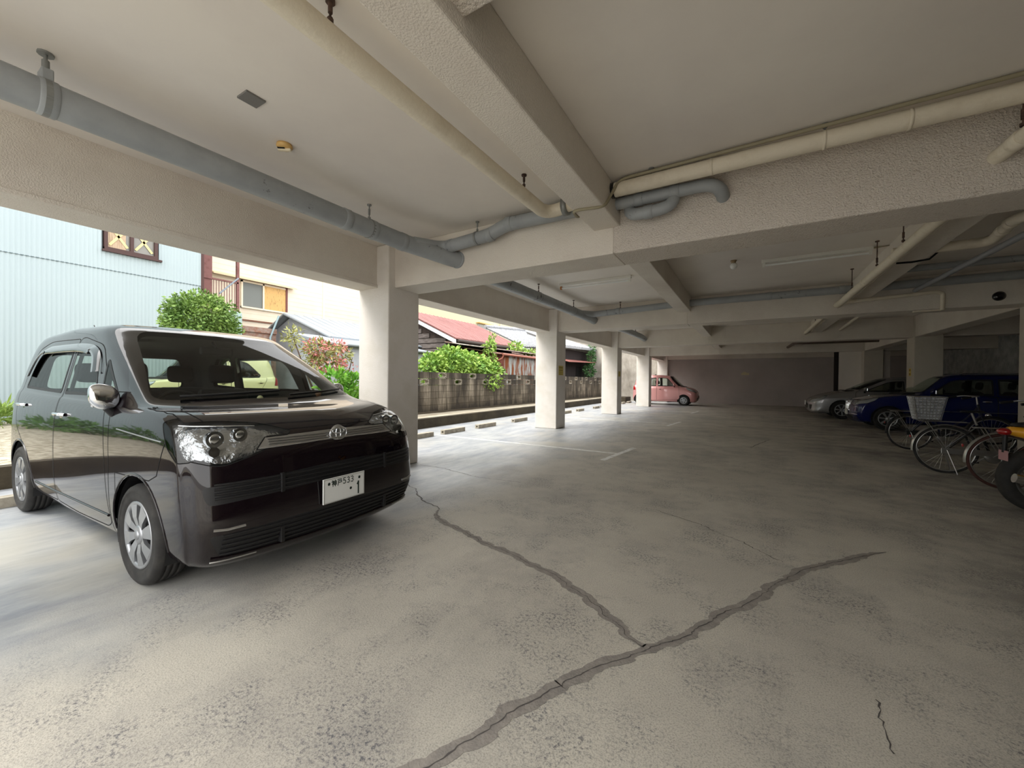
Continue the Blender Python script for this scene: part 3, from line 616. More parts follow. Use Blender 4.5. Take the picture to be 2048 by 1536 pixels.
# ---------------- cream boarded house ----------------
ch = empty('cream_house', (-17, 12, 0.2), 0, 'cream house with horizontal siding, a half boarded window and a thin hood', 'building')
cream = mat('cream_siding', (222, 210, 190), 0.8, var=(0.8, 0.4, 0.7), col2=(212, 198, 176))
sd = MB(); 
for k in range(52):      # overlapping boards
    z = k * 0.19
    sd.add([(0.006, -5.6, z), (0.006, 5, z), (0.0, 5, z + 0.19), (0.0, -5.6, z + 0.19), (0.0, -5.6, z), (0.0, 5, z)], [(0, 1, 2, 3), (4, 5, 1, 0)])
sd.build('siding', cream, ch)
MB().box((-2.8, -5.6, 0), (-0.01, 5, 10)).build('core_wall', cream, ch)
MB().box((-0.02, -5.72, 0), (0.05, -5.45, 10)).box((0.0, -0.62, 0), (0.02, -0.52, 10)).build('corner_board', mat('cream_trim', (232, 216, 190), 0.7), ch)
z_ = lambda v: v - 0.2
y_ = lambda v: v - 12
w1 = MB(); tr_ = 0.05
w1.box((0, y_(7.92), z_(4.0)), (0.09, y_(9.72), z_(4.06))).box((0, y_(7.92), z_(5.0)), (0.07, y_(9.72), z_(5.07))).box((0, y_(7.92), z_(4.0)), (0.07, y_(7.98), z_(5.07))).box((0, y_(8.72), z_(4.0)), (0.07, y_(8.78), z_(5.07)))
wo = w1.build('window', mat('cream_trim', (232, 216, 190), 0.7), ch)
MB().box((0.01, y_(7.98), z_(4.06)), (0.03, y_(8.73), z_(5.0))).build('screen', mat('grey_screen', (112, 116, 112), 0.6), wo)
MB().box((0.03, y_(8.78), z_(4.04)), (0.06, y_(9.64), z_(5.03))).build('shutter_board', mat('ochre_board', (204, 164, 104), 0.8, var=(9, 0.56, 0.68), col2=(128, 98, 62), aniso=(1, 3, 0.7)), wo)
MB().box((0, y_(9.64), z_(3.95)), (0.08, y_(9.72), z_(5.1))).build('side_post', mat('brown_post', (108, 62, 56), 0.7), wo)
MB().add([(0, y_(6.9), z_(5.22)), (0.30, y_(6.9), z_(5.10)), (0.30, y_(10.0), z_(5.10)), (0, y_(10.0), z_(5.22)), (0, y_(6.9), z_(5.15)), (0.30, y_(6.9), z_(5.06)), (0.30, y_(10.0), z_(5.06)), (0, y_(10.0), z_(5.15))],
         [(0, 1, 2, 3), (7, 6, 5, 4), (0, 4, 5, 1), (1, 5, 6, 2), (2, 6, 7, 3)]).build('hood', mat('hood_metal', (206, 186, 150), 0.6), ch)
MB().box((0.0, y_(6.9), z_(3.50)), (0.05, y_(10.6), z_(3.56))).build('sill_band', mat('brown_band', (120, 84, 66), 0.8), ch)
# balcony with reddish-brown railing
bc = empty('balcony', (-14.6, 5.75, 3.4), 0, 'reddish brown metal balcony railing between the blue building and the cream house', 'balcony')
rb = mat('red_brown_steel', (118, 76, 72), 0.6, var=(6, 0.5, 0.7), col2=(96, 52, 46))
MB().box((-0.2, 0.02, -3.1), (0.0, 0.24, 4)).build('post', rb, bc); MB().box((-0.05, 0.93, -3.1), (0.03, 1.01, 4)).build('post', rb, bc)
MB().box((-0.03, 0.0, 0.97), (0.03, 0.98, 1.02)).box((-0.02, 0.0, 0.08), (0.02, 0.98, 0.12)).build('handrail', rb, bc)
for k in range(9): MB().box((-0.008, 0.27 + k * 0.075, 0.1), (0.008, 0.286 + k * 0.075, 0.98)).build('baluster', rb, bc)
MB().box((-2.2, 0.0, -0.12), (0.04, 1.0, 0.0)).build('deck', mat('deck_grey', (110, 100, 94), 0.8), bc)
MB().tube([(0.03, 0.98, 1.16), (0.05, 0.42, 0.55)], 0.025, 8).build('strut', mat('blue_grey_pipe', (132, 142, 152), 0.5), bc)
o = MB().box((-14.9, 6.87, 2.84), (-14.6, 8.0, 3.02)).box((-14.85, 6.9, 0.2), (-14.65, 8.0, 2.84)).build('low_wall', mat('brown_tile_wall', (150, 132, 122), 0.8, var=(8, 0.4, 0.6), col2=(140, 100, 82))); tag(o, 'low wall with brown tiled coping behind the photinia, left of the grey shed', 'wall')
o = MB().tube([(-14.55, 8.04, 3.5), (-14.5, 7.72, 2.7), (-14.5, 7.70, 0.2)], 0.032, 10).build('downpipe', mat('pale_blue_pipe', (146, 168, 174), 0.5)); tag(o, 'pale blue downpipe at the left corner of the grey shed', 'pipe')
o = MB().rbox((-14.3, 6.0, 2.6), (-13.9, 6.55, 3.35), 0.05).build('wall_tank', mat('pale_green_metal', (150, 172, 168), 0.5)); tag(o, 'small pale green metal box behind the round shrub', 'box')

def slope_roof(pts, t, name, m, parent, rib=None, ribr=0.02, along=None):
    """pts: eave0, eave1, ridge1, ridge0 ; optional ribs running ridge->eave"""
    e0, e1, r1, r0 = [Vector(p) for p in pts]; dn = Vector((0, 0, -t))
    vs = [e0, e1, r1, r0, e0 + dn, e1 + dn, r1 + dn, r0 + dn]
    mb = MB().add(vs, [(0, 1, 2, 3), (7, 6, 5, 4), (0, 4, 5, 1), (1, 5, 6, 2), (2, 6, 7, 3), (3, 7, 4, 0)])
    if rib:
        L_ = (e1 - e0).length; n = max(2, int(L_ / rib))
        for k in range(n + 1):
            a = e0.lerp(e1, k / n); b = r0.lerp(r1, k / n); mb.tube([a, b], ribr, 6)
    return mb.build(name, m, parent)
# grey gabled shed
gs = empty('grey_shed', (-14.743, 8.5, 0.2), 0, 'grey rendered shed with a pale gabled metal roof behind the photinia', 'shed')
rd = mat('grey_render', (176, 180, 186), 0.9, var=(1.6, 0.42, 0.7), col2=(150, 152, 156)); rf = mat('pale_roof_sheet', (146, 154, 162), 0.45, var=(1.0, 0.4, 0.8), col2=(134, 142, 150))
MB().add([(-1.6, 0.1, 0), (2.45, 0.1, 0), (2.45, 0.1, 2.52), (0, 0.1, 3.36), (-1.2, 0.1, 2.85), (-1.6, 0.1, 2.6), (-1.6, 4.5, 0), (2.45, 4.5, 0), (2.45, 4.5, 2.52), (0, 4.5, 3.36), (-1.2, 4.5, 2.85), (-1.6, 4.5, 2.6)],
         [(0, 1, 2, 3, 4, 5), (11, 10, 9, 8, 7, 6), (1, 7, 8, 2), (0, 5, 11, 6)]).build('wall', rd, gs)
slope_roof([(2.75, -0.15, 2.48), (2.75, 4.6, 2.48), (0, 4.6, 3.47), (0, -0.15, 3.47)], 0.05, 'roof', rf, gs, 0.35, 0.012)
slope_roof([(-1.6, 4.6, 2.70), (-1.6, -0.15, 2.70), (0, -0.15, 3.47), (0, 4.6, 3.47)], 0.05, 'roof', rf, gs, 0.35, 0.012)
MB().tube([(-1.6, -0.16, 2.66), (0, -0.16, 3.43), (2.75, -0.16, 2.44)], 0.05, 6).build('bargeboard', mat('barge_grey', (150, 156, 160), 0.6), gs)
ln = MB().box((2.4, -1.0, 0), (3.9, 3.0, 2.15)).build('leanto_wall', rd, gs)
slope_roof([(4.05, -1.3, 2.16), (4.05, 3.2, 2.16), (2.3, 3.2, 2.52), (2.3, -1.3, 2.52)], 0.05, 'leanto_roof', rf, gs)
MB().tube([(4.08, -1.3, 2.12), (4.08, 3.2, 2.12)], 0.045, 8).build('gutter', mat('barge_grey', (150, 156, 160), 0.6), gs)
# red-roofed timber house
rh = empty('red_roof_house', (-10, 12.4, 0.2), 0, 'dark timber house with a faded red corrugated roof beyond the block wall', 'house')
redm = mat('faded_red_roof', (138, 92, 88), 0.6, var=(1.1, 0.42, 0.72), col2=(118, 70, 66), aniso=(1, 2.5, 1))
slope_roof([(0, 0, 2.74), (0, 5.42, 2.75), (-3.11, 5.42, 4.15), (-3.11, 0, 4.15)], 0.05, 'roof', redm, rh, 0.26, 0.018)
slope_roof([(-6.2, 5.42, 2.74), (-6.2, 0, 2.74), (-3.11, 0, 4.15), (-3.11, 5.42, 4.15)], 0.05, 'roof', redm, rh, 0.26, 0.018)
MB().add([(0.02, -0.02, 2.66), (-3.11, -0.02, 4.07), (-3.11, -0.02, 3.92), (0.02, -0.02, 2.50), (0.02, 0.03, 2.66), (-3.11, 0.03, 4.07), (-3.11, 0.03, 3.92), (0.02, 0.03, 2.50)], [(0, 1, 2, 3), (7, 6, 5, 4), (0, 4, 5, 1), (3, 2, 6, 7), (0, 3, 7, 4)]).build('bargeboard', mat('grey_barge', (196, 198, 200), 0.6), rh)
MB().add([(-0.5, 0.3, 0), (-5.7, 0.3, 0), (-5.7, 0.3, 2.75), (-3.11, 0.3, 4.0), (-0.5, 0.3, 2.78), (-0.5, 5.2, 0), (-5.7, 5.2, 0), (-5.7, 5.2, 2.75), (-3.11, 5.2, 4.0), (-0.5, 5.2, 2.78)], [(0, 1, 2, 3, 4), (9, 8, 7, 6, 5), (0, 4, 9, 5)]).build('wall', M['wood_dark'], rh)
pk_ = MB()
for k in range(9): pk_.rbox((-5.4 + k * 0.0, 0.24, 1.5 + k * 0.22), (-0.7, 0.29, 1.69 + k * 0.22) if k < 6 else (-1.6 - (k - 6) * 0.45, 0.29, 1.69 + k * 0.22), 0.01)
pk_.build('planks', mat('grey_planks', (116, 108, 104), 0.9, bump=(30, 0.5, 0.01), var=(5, 0.4, 0.65), col2=(72, 64, 60), aniso=(0.6, 1, 6)), rh)
MB().tube([(0.06, 0.1, 2.62), (0.06, 5.4, 2.62)], 0.055, 8).build('gutter', mat('dark_gutter', (58, 48, 44), 0.7), rh)
slope_roof([(0.75, -0.1, 2.42), (0.75, 6.2, 2.42), (-0.45, 6.2, 2.60), (-0.45, -0.1, 2.60)], 0.04, 'lower_roof', mat('weathered_sheet', (176, 170, 164), 0.7, var=(3, 0.4, 0.6), col2=(128, 104, 92)), rh)
# rusty sheet shed
rs = empty('rusty_shed', (-9.2, 14.37, 0.2), 0, 'low shed clad in rusty corrugated sheets just beyond the block wall', 'shed')
rustm = mat('rusty_sheet', (168, 176, 174), 0.8, var=(2.6, 0.44, 0.54), col2=(128, 70, 34), aniso=(1, 2.2, 0.28))
def corr2(y0, y1, z0, z1, nm, m, par, x=0.0):
    n = int((y1 - y0) / 0.0762 * 4); vs = []
    for i in range(n + 1):
        y = y0 + (y1 - y0) * i / n; xx = x + 0.009 * math.sin(2 * PI * y / 0.0762); vs += [(xx, y, z0), (xx, y, z1)]
    return MB().add(vs, [(2 * i, 2 * i + 2, 2 * i + 3, 2 * i + 1) for i in range(n)], True).build(nm, m, par, fixn=False)
corr2(0.36, 4.6, 0, 2.2, 'rusty_sheets', rustm, rs)
MB().box((-2.5, 0.34, 0), (-0.02, 4.6, 2.2)).box((-0.6, -0.7, 0), (-0.02, 0.36, 2.22)).build('wall', mat('dark_red_sheet', (96, 44, 36), 0.8, var=(5, 0.4, 0.6), col2=(124, 70, 54)), rs)
MB().box((-0.02, 0.0, 0.4), (0.012, 0.36, 2.15)).build('corner_sheet', mat('dark_red_sheet', (96, 44, 36), 0.8), rs)
slope_roof([(0.16, -0.75, 2.22), (0.16, 4.8, 2.22), (-2.4, 4.8, 2.65), (-2.4, -0.75, 2.65)], 0.05, 'roof', mat('brown_red_roof', (132, 78, 66), 0.7, var=(3, 0.4, 0.6), col2=(160, 130, 118)), rs)
MB().tube([(0.18, 0.0, 2.17), (0.18, 4.8, 2.15)], 0.05, 8).build('gutter', mat('red_brown_gutter', (150, 92, 74), 0.6), rs)
MB().tube(bend([(0.18, 0.06, 2.15), (0.14, 0.02, 2.0), (0.03, -0.32, 1.86), (0.03, -0.34, 0.1)], 0.08), 0.035, 8).build('downpipe', mat('red_brown_gutter', (150, 92, 74), 0.6), rs)
# tiled-roof house
th = empty('tiled_house', (-12, 19.5, 0.2), 0, 'house with a pale grey tiled roof behind the red-roofed house', 'house')
tile = mat('grey_roof_tile', (150, 152, 156), 0.5, var=(8, 0.4, 0.6), col2=(124, 126, 130))
slope_roof([(0, 2.3, 3.16), (0, 7.5, 3.42), (-3.0, 7.5, 4.9), (-3.0, 2.3, 4.55)], 0.1, 'roof', tile, th, 0.24, 0.05)
MB().tube([(-3.0, 2.2, 4.6), (-3.0, 7.5, 4.95)], 0.12, 8).build('ridge', tile, th)
MB().box((-4.8, 2.5, 0), (-0.6, 7.2, 3.15)).build('wall', M['wood_dark'], th)
# cream block beyond
fb = empty('cream_block', (-20, 30.5, 0.2), 0, 'pale cream block with a small window, above the red roof', 'building')
MB().box((-5, -10.5, 0), (0, 3.2, 7.2)).build('wall', mat('pale_cream_wall', (186, 180, 152), 0.8), fb)
f_ = MB().box((0, -2.7, 5.0), (0.06, -1.25, 5.85)).build('window', mat('silver_frame', (170, 172, 170), 0.4), fb); MB().box((0.06, -2.6, 5.07), (0.08, -1.35, 5.78)).build('pane', mat('dim_pane', (120, 118, 112), 0.15), f_)
MB().box((0, -2.9, 5.9), (0.35, -1.1, 5.98)).build('awning', mat('ochre_board', (204, 164, 104), 0.8), fb)
MB().tube(bend([(0.1, -0.4, 6.0), (0.15, 0.0, 6.05), (0.15, 0.3, 5.8), (0.15, 0.3, 3)], 0.2), 0.06, 8).tube([(0.1, 0.8, 6.4), (0.1, 0.8, 3)], 0.04, 8).build('downpipe', mat('cream_trim', (232, 216, 190), 0.7), fb)
# dark timber sheds seen between second and third columns
ws = empty('timber_shed', (-9.6, 22.6, 0.2), 0, 'old brown timber shed with a tiled roof seen between the second and third columns', 'shed')
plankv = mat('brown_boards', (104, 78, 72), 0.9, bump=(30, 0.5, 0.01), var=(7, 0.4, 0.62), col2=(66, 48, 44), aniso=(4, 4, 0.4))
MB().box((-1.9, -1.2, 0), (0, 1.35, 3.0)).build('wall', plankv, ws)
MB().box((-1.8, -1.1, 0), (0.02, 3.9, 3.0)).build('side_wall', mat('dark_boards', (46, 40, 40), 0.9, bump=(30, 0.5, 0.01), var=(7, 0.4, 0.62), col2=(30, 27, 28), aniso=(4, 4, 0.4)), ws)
slope_roof([(0.55, -1.4, 3.08), (0.55, 4.3, 3.25), (-2.0, 4.3, 4.1), (-2.0, -1.4, 4.0)], 0.12, 'roof', tile, ws, 0.24, 0.05)
slope_roof([(0.75, -1.3, 2.20), (0.75, 3.2, 2.32), (-0.1, 3.2, 2.45), (-0.1, -1.3, 2.40)], 0.05, 'awning', mat('red_tin', (150, 96, 88), 0.6), ws)
MB().box((0.0, 1.5, 1.2), (0.04, 2.4, 2.0)).build('opening', M['dark'], ws)
o = MB().box((-12, 27.5, 0.2), (-8.6, 30.5, 5.2)).build('dark_building', mat('charcoal_boards', (44, 46, 50), 0.9, var=(5, 0.4, 0.6), col2=(30, 32, 36), aniso=(3, 3, 0.3))); tag(o, 'tall charcoal boarded building left of the third column', 'building')
o = MB().box((-9.5, -17, 0.25), (-9.0, -13, 6)).build('far_wall', mat('grey_render', (176, 180, 186), 0.9)) ; bpy.data.objects.remove(o)

# ---------------- plants ----------------
def leafmat(name, c1, c2):
    m = mat(name, c1, 0.55, island=0.28, var=(3.0, 0.38, 0.62), col2=c2); p = m.node_tree.nodes['Principled BSDF']
    p.inputs['Subsurface Weight'].default_value = 0.0; return m
def leaves(mb, blobs, n, size, rr, droop=0.3, shell=0.55, aspect=0.5, narrow=False):
    """blobs: list of (centre, (rx,ry,rz)); leaves are small folded blades facing outwards"""
    wts = [b[1][0] * b[1][1] * b[1][2] for b in blobs]; tot = sum(wts)
    for b, wt in zip(blobs, wts):
        c = Vector(b[0])
        for _ in range(int(n * wt / tot)):
            d = Vector((rr.gauss(0, 1), rr.gauss(0, 1), rr.gauss(0, 1))).normalized()
            rad = (shell + (1 - shell) * rr.random()) * (1 + rr.uniform(-0.12, 0.14)); p = c + Vector((d.x * b[1][0], d.y * b[1][1], d.z * b[1][2])) * rad
            ax = (d + Vector((rr.uniform(-1, 1), rr.uniform(-1, 1), rr.uniform(-1, 1) - droop)) * 0.8).normalized()
            sd_ = ax.cross(Vector((rr.uniform(-1, 1), rr.uniform(-1, 1), rr.uniform(-1, 1)))).normalized(); nn = ax.cross(sd_)
            l = size * rr.uniform(0.6, 1.3); w_ = l * aspect * 0.5
            mb.add([p, p + ax * l * 0.45 + sd_ * w_ + nn * w_ * 0.25, p + ax * l, p + ax * l * 0.45 - sd_ * w_ + nn * w_ * 0.25, p + ax * l * 0.5], [(0, 1, 4), (1, 2, 4), (2, 3, 4), (3, 0, 4)])
def branchy(mb, base, tips, r0, rr):
    for t in tips:
        a, b = Vector(base), Vector(t); m_ = a.lerp(b, 0.5) + Vector((rr.uniform(-.1, .1), rr.uniform(-.1, .1), -0.05)) * (b - a).length
        mb.tube(bez([a, m_, b], 8), [r0 * (1 - 0.75 * i / 8) for i in range(9)], 7)
bark = mat('bark', (92, 74, 62), 0.9, bump=(40, 0.6, 0.01))
def plant(name, loc, label, cat, blobs, n, size, lm, stems=(), r0=0.03, aspect=0.5, shell=0.55, seed=1, droop=0.3, extra=None, group=None):
    rr = random.Random(seed); root = empty(name, loc, 0, label, cat, group); mb = MB(); leaves(mb, blobs, n, size, rr, droop, shell, aspect)
    mb.build('foliage', lm, root, fixn=False)
    if extra:
        for (bl, n2, s2, m2, nm) in extra:
            m3 = MB(); leaves(m3, bl, n2, s2, rr, droop, 0.6, aspect); m3.build(nm, m2, root, fixn=False)
    for base, tips in stems:
        s_ = MB(); branchy(s_, base, tips, r0, rr); s_.build('trunk', bark, root)
    return root
lg = leafmat('leaf_bright', (150, 178, 84), (104, 142, 58)); ld = leafmat('leaf_mid', (92, 138, 52), (56, 98, 38)); lp_ = leafmat('leaf_olive', (166, 164, 100), (124, 130, 74)); lpk = leafmat('leaf_pink', (226, 150, 148), (202, 120, 118)); lgr = leafmat('leaf_glossy', (140, 186, 72), (82, 140, 44))
plant('round_shrub', (-10, 3.9, 0.25), 'rounded green clipped shrub standing above the roof of the black car', 'shrub',
      [((0, 0, 2.32), (0.60, 0.62, 0.50)), ((0.1, -0.28, 2.1), (0.5, 0.40, 0.42)), ((-0.1, 0.35, 2.0), (0.5, 0.42, 0.40)), ((0, 0, 1.75), (0.5, 0.6, 0.4))], 14000, 0.075, leafmat('leaf_privet', (132, 160, 78), (84, 116, 52)), [((0, 0, 0), [(0.1, 0.2, 2.2), (-0.1, -0.25, 2.1), (0, 0.3, 1.8)])], 0.05, seed=3)
plant('photinia', (-9.5, 6.55, 0.25), 'photinia tree with pink and red young leaves in front of the grey shed', 'tree',
      [((0, -0.95, 2.0), (0.22, 0.22, 0.32)), ((0, -0.25, 1.72), (0.35, 0.45, 0.30)), ((0, 0.30, 1.65), (0.3, 0.36, 0.28)), ((0, -0.4, 1.45), (0.3, 0.3, 0.25)), ((0, 0.05, 1.3), (0.3, 0.25, 0.15))], 1300, 0.11, lp_,
      [((0, 0.30, 0), [(0, -0.3, 1.6), (0, 0.72, 1.6), (0, 0.25, 1.7)]), ((0, -0.05, 0), [(0, -0.1, 1.7), (0, -0.95, 2.0)])], 0.04, 0.38, 0.3, 5, 0.2,
      extra=[([((0.05, -0.38, 1.82), (0.25, 0.28, 0.22)), ((0.05, 0.22, 1.88), (0.25, 0.28, 0.18)), ((0.05, 0.0, 1.4), (0.3, 0.5, 0.2)), ((0.0, 0.75, 1.3), (0.1, 0.16, 0.16))], 650, 0.10, lpk, 'young_leaves')])
plant('broadleaf_shrub', (-8.7, 6.3, 0.25), 'low bright shrub with broad glossy leaves just left of the nearest column', 'shrub',
      [((0, -0.15, 0.95), (0.3, 0.38, 0.32)), ((0, 0.3, 0.75), (0.3, 0.35, 0.4)), ((0, 0, 0.45), (0.4, 0.6, 0.42))], 1100, 0.17, lgr, [((0, 0, 0), [(0, -0.2, 0.9), (0, 0.3, 0.8)])], 0.02, 0.5, 0.5, 7, -0.2)
plant('hydrangea_bush', (-9.02, 11.1, 0.25), 'big bright green bush spilling over the block wall', 'bush',
      [((0, -0.1, 1.55), (0.6, 1.0, 0.62)), ((0.1, 0.9, 1.5), (0.6, 0.9, 0.55)), ((0.15, 1.9, 1.25), (0.6, 0.75, 0.55)), ((0, -1.0, 1.3), (0.5, 0.6, 0.6)), ((0.62, 1.35, 0.95), (0.28, 0.75, 0.32)), ((0.1, 0.5, 1.0), (0.5, 1.6, 0.5))], 8500, 0.135, leafmat('leaf_lime', (158, 186, 84), (98, 142, 58)),
      [((0, -0.6, 0), [(0.2, -1.1, 1.6), (0.1, -0.2, 1.7), (0.2, 0.6, 1.6)]), ((0, 0.8, 0), [(0.1, 1.6, 1.5)])], 0.035, 0.62, 0.6, 9, 0.6)
plant('climbing_vine', (-9.35, 13.6, 0.25), 'thin vine climbing up beside the rusty shed', 'vine',
      [((0.2, 0, 2.35), (0.22, 0.32, 0.38)), ((0.2, 0.15, 1.8), (0.2, 0.25, 0.4)), ((0.3, 0.0, 2.75), (0.12, 0.2, 0.25))], 420, 0.13, lg, [((0, 0, 0), [(0.2, 0.1, 2.6)])], 0.02, 0.6, 0.3, 11)
plant('climbing_vine', (-9.6, 16.3, 0.25), 'leafy vine on the roof edge of the rusty shed by the second column', 'vine',
      [((0.1, 0, 2.62), (0.3, 0.6, 0.2)), ((0.1, 1.4, 2.45), (0.2, 0.7, 0.14))], 420, 0.13, lg, [((-0.3, 0.0, 0), [(0.1, 0.1, 2.5)])], 0.02, 0.6, 0.3, 12)
plant('slim_tree', (-9.0, 25.0, 0.25), 'slim dark green tree beside the third column', 'tree',
      [((0, 0, 1.7), (0.3, 0.6, 0.45)), ((0, 0.35, 2.5), (0.25, 0.4, 0.6)), ((0, 0.55, 3.2), (0.2, 0.3, 0.4))], 900, 0.16, leafmat('leaf_dark', (76, 118, 62), (46, 82, 44)), [((0, -0.2, 0), [(0, 0.4, 2.8), (0, -0.1, 1.9)])], 0.03, 0.5, 0.4, 13)
plant('weed_clump', (-13.2, 1.6, 0.25), 'clump of long green weeds at the foot of the blue corrugated wall', 'weeds',
      [((0, 0, 0.18), (0.35, 0.5, 0.25)), ((0.1, 0.8, 0.1), (0.3, 0.5, 0.15)), ((0.0, -0.7, 0.12), (0.3, 0.5, 0.2))], 700, 0.22, leafmat('leaf_grass', (142, 168, 84), (104, 132, 56)), (), 0.02, 0.16, 0.1, 15, -0.9)
for k, (yy, s_) in enumerate(((-1.6, 0.7), (-3.0, 1.0), (-4.6, 0.8), (-6.5, 1.2))):
    plant('weed_clump', (-12.9, yy, 0.25), 'green bush and weeds along the corrugated wall, clump %s beyond the left edge' % ('one', 'two', 'three', 'four')[k], 'weeds',
          [((0, 0, 0.3 * s_), (0.4, 0.55, 0.4 * s_)), ((0.2, 0.6, 0.15), (0.4, 0.6, 0.2))], 500, 0.2, ld, (), 0.02, 0.35, 0.3, 20 + k, -0.3, group='weeds beyond the left edge')
mg = MB(); rr = random.Random(33)
for _ in range(1500):
    x = -12.6 + abs(rr.gauss(0, 0.7)); y = rr.uniform(-12, 5.4); h = rr.uniform(0.04, 0.12); a = rr.uniform(0, 6.28); dx, dy = math.cos(a) * 0.012, math.sin(a) * 0.012
    x -= 1.2; mg.add([(x - dx, y - dy, 0.24), (x + dx, y + dy, 0.24), (x + rr.uniform(-.04, .04), y + rr.uniform(-.04, .04), 0.25 + h)], [(0, 1, 2)])
tag(mg.build('grass', leafmat('leaf_grass', (142, 168, 84), (104, 132, 56)), fixn=False), 'thin grass growing in the gravel along the blue corrugated wall', 'grass', kind='stuff')
o = MB().rbox((-6.9, 23.6, 0.0), (-6.25, 24.8, 0.34), 0.03).build('rubble_pile', mossy); tag(o, 'low dark heap of slabs by the end wall right of the third column', 'rubble')
o = MB().tube([(-6.75, 24.0, 0.34), (-6.75, 24.0, 0.74)], 0.05, 8).build('short_post', mat('cream_trim', (232, 216, 190), 0.7)); tag(o, 'short cream post on the heap of slabs right of the third column', 'post')
# ---------------- cars ----------------
def cr(P, t):
    """Catmull-Rom through list P at parameter t (0..len-1)"""
    n = len(P); i = min(int(t), n - 2); f = t - i
    p1, p2 = P[i], P[i + 1]; p0 = P[i - 1] if i > 0 else p1 * 2 - p2; p3 = P[i + 2] if i + 2 < n else p2 * 2 - p1
    return 0.5 * ((2 * p1) + (p2 - p0) * f + (2 * p0 - 5 * p1 + 4 * p2 - p3) * f * f + (3 * p1 - p0 - 3 * p2 + p3) * f ** 3)
def ring_pts(r):
    xf, xr, W, bf, cf, br, crr, z = r
    zf, zsf, zsm, zsr, zr = z
    x5, x9 = xf + bf + cf, xr - br - crr
    xs = [xf, xf + bf * .12, xf + bf * .48, xf + bf, xf + bf + cf * .38, x5, x5 + (x9 - x5) * .25, x5 + (x9 - x5) * .5, x5 + (x9 - x5) * .75, x9, xr - br - crr * .38, xr - br, xr - br * .48, xr - br * .12, xr]
    ys = [0, .36, .70, .895, .965, .992, 1, 1.002, 1, .99, .962, .89, .70, .36, 0]
    zs = [zf, zf, zf * .93 + zsf * .07, zf * .65 + zsf * .35, zf * .25 + zsf * .75, zsf, (zsf + zsm) / 2, zsm, (zsm + zsr) / 2, zsr, zr * .25 + zsr * .75, zr * .65 + zsr * .35, zr * .93 + zsr * .07, zr, zr]
    return [Vector((x, y * W, z_)) for x, y, z_ in zip(xs, ys, zs)]
def body_mesh(rings, su=6, sv=5):
    net = [ring_pts(r) for r in rings]; nr = len(net); K = 15; U = (K - 1) * su; V = (nr - 1) * sv
    cols = []
    for i in range(U + 1):
        col = [cr(net[j], i / su) for j in range(nr)]
        cols.append([cr(col, k / sv) for k in range(V + 1)])
    bm = bmesh.new(); idx = {}
    def vert(i, k, s):
        co = cols[i][k]; y = max(0, co.y) if i not in (0, U) else 0
        if k == V: y = 0
        key = (i, k, s if y > 1e-6 else 0)
        if key not in idx: idx[key] = bm.verts.new((co.x, y * s, co.z))
        return idx[key]
    for s in (1, -1):
        for i in range(U):
            for k in range(V):
                q = [vert(i, k, s), vert(i + 1, k, s), vert(i + 1, k + 1, s), vert(i, k + 1, s)]
                q2 = []
                for v in q:
                    if v not in q2: q2.append(v)
                if len(q2) < 3: continue
                if s == 1: q2 = q2[::-1]
                try: bm.faces.new(q2)
                except ValueError: pass
    bmesh.ops.remove_doubles(bm, verts=list(bm.verts), dist=1e-5)
    bmesh.ops.recalc_face_normals(bm, faces=list(bm.faces))
    return bm
def rounded(poly, r, n=4):
    out = []; k = len(poly)
    for i in range(k):
        p = Vector(poly[i]); a = Vector(poly[i - 1]) - p; b = Vector(poly[(i + 1) % k]) - p; rr_ = r[i] if isinstance(r, (list, tuple)) else r
        d = min(rr_, a.length * .45, b.length * .45)
        if d < 1e-4: out.append((p.x, p.y)); continue
        A = p + a.normalized() * d; B = p + b.normalized() * d
        for q in range(n + 1):
            t = q / n; c = A * (1 - t) ** 2 + p * 2 * t * (1 - t) + B * t * t; out.append((c.x, c.y))
    return out
def inpoly(x, y, P):
    c = False; j = len(P) - 1
    for i in range(len(P)):
        xi, yi = P[i]; xj, yj = P[j]
        if (yi > y) != (yj > y) and x < (xj - xi) * (y - yi) / (yj - yi) + xi: c = not c
        j = i
    return c
VIEWS = {'R': (Vector((1, 0, 0)), Vector((0, 0, 1)), lambda c, n: n.y > 0.25), 'L': (Vector((1, 0, 0)), Vector((0, 0, 1)), lambda c, n: n.y < -0.25),
         'F': (Vector((0, 1, 0)), Vector((0, 0, 1)), lambda c, n: n.x < -0.12), 'B': (Vector((0, 1, 0)), Vector((0, 0, 1)), lambda c, n: n.x > 0.2),
         'T': (Vector((0, 1, 0)), Vector((1, 0, 0)), lambda c, n: n.z > 0.3)}
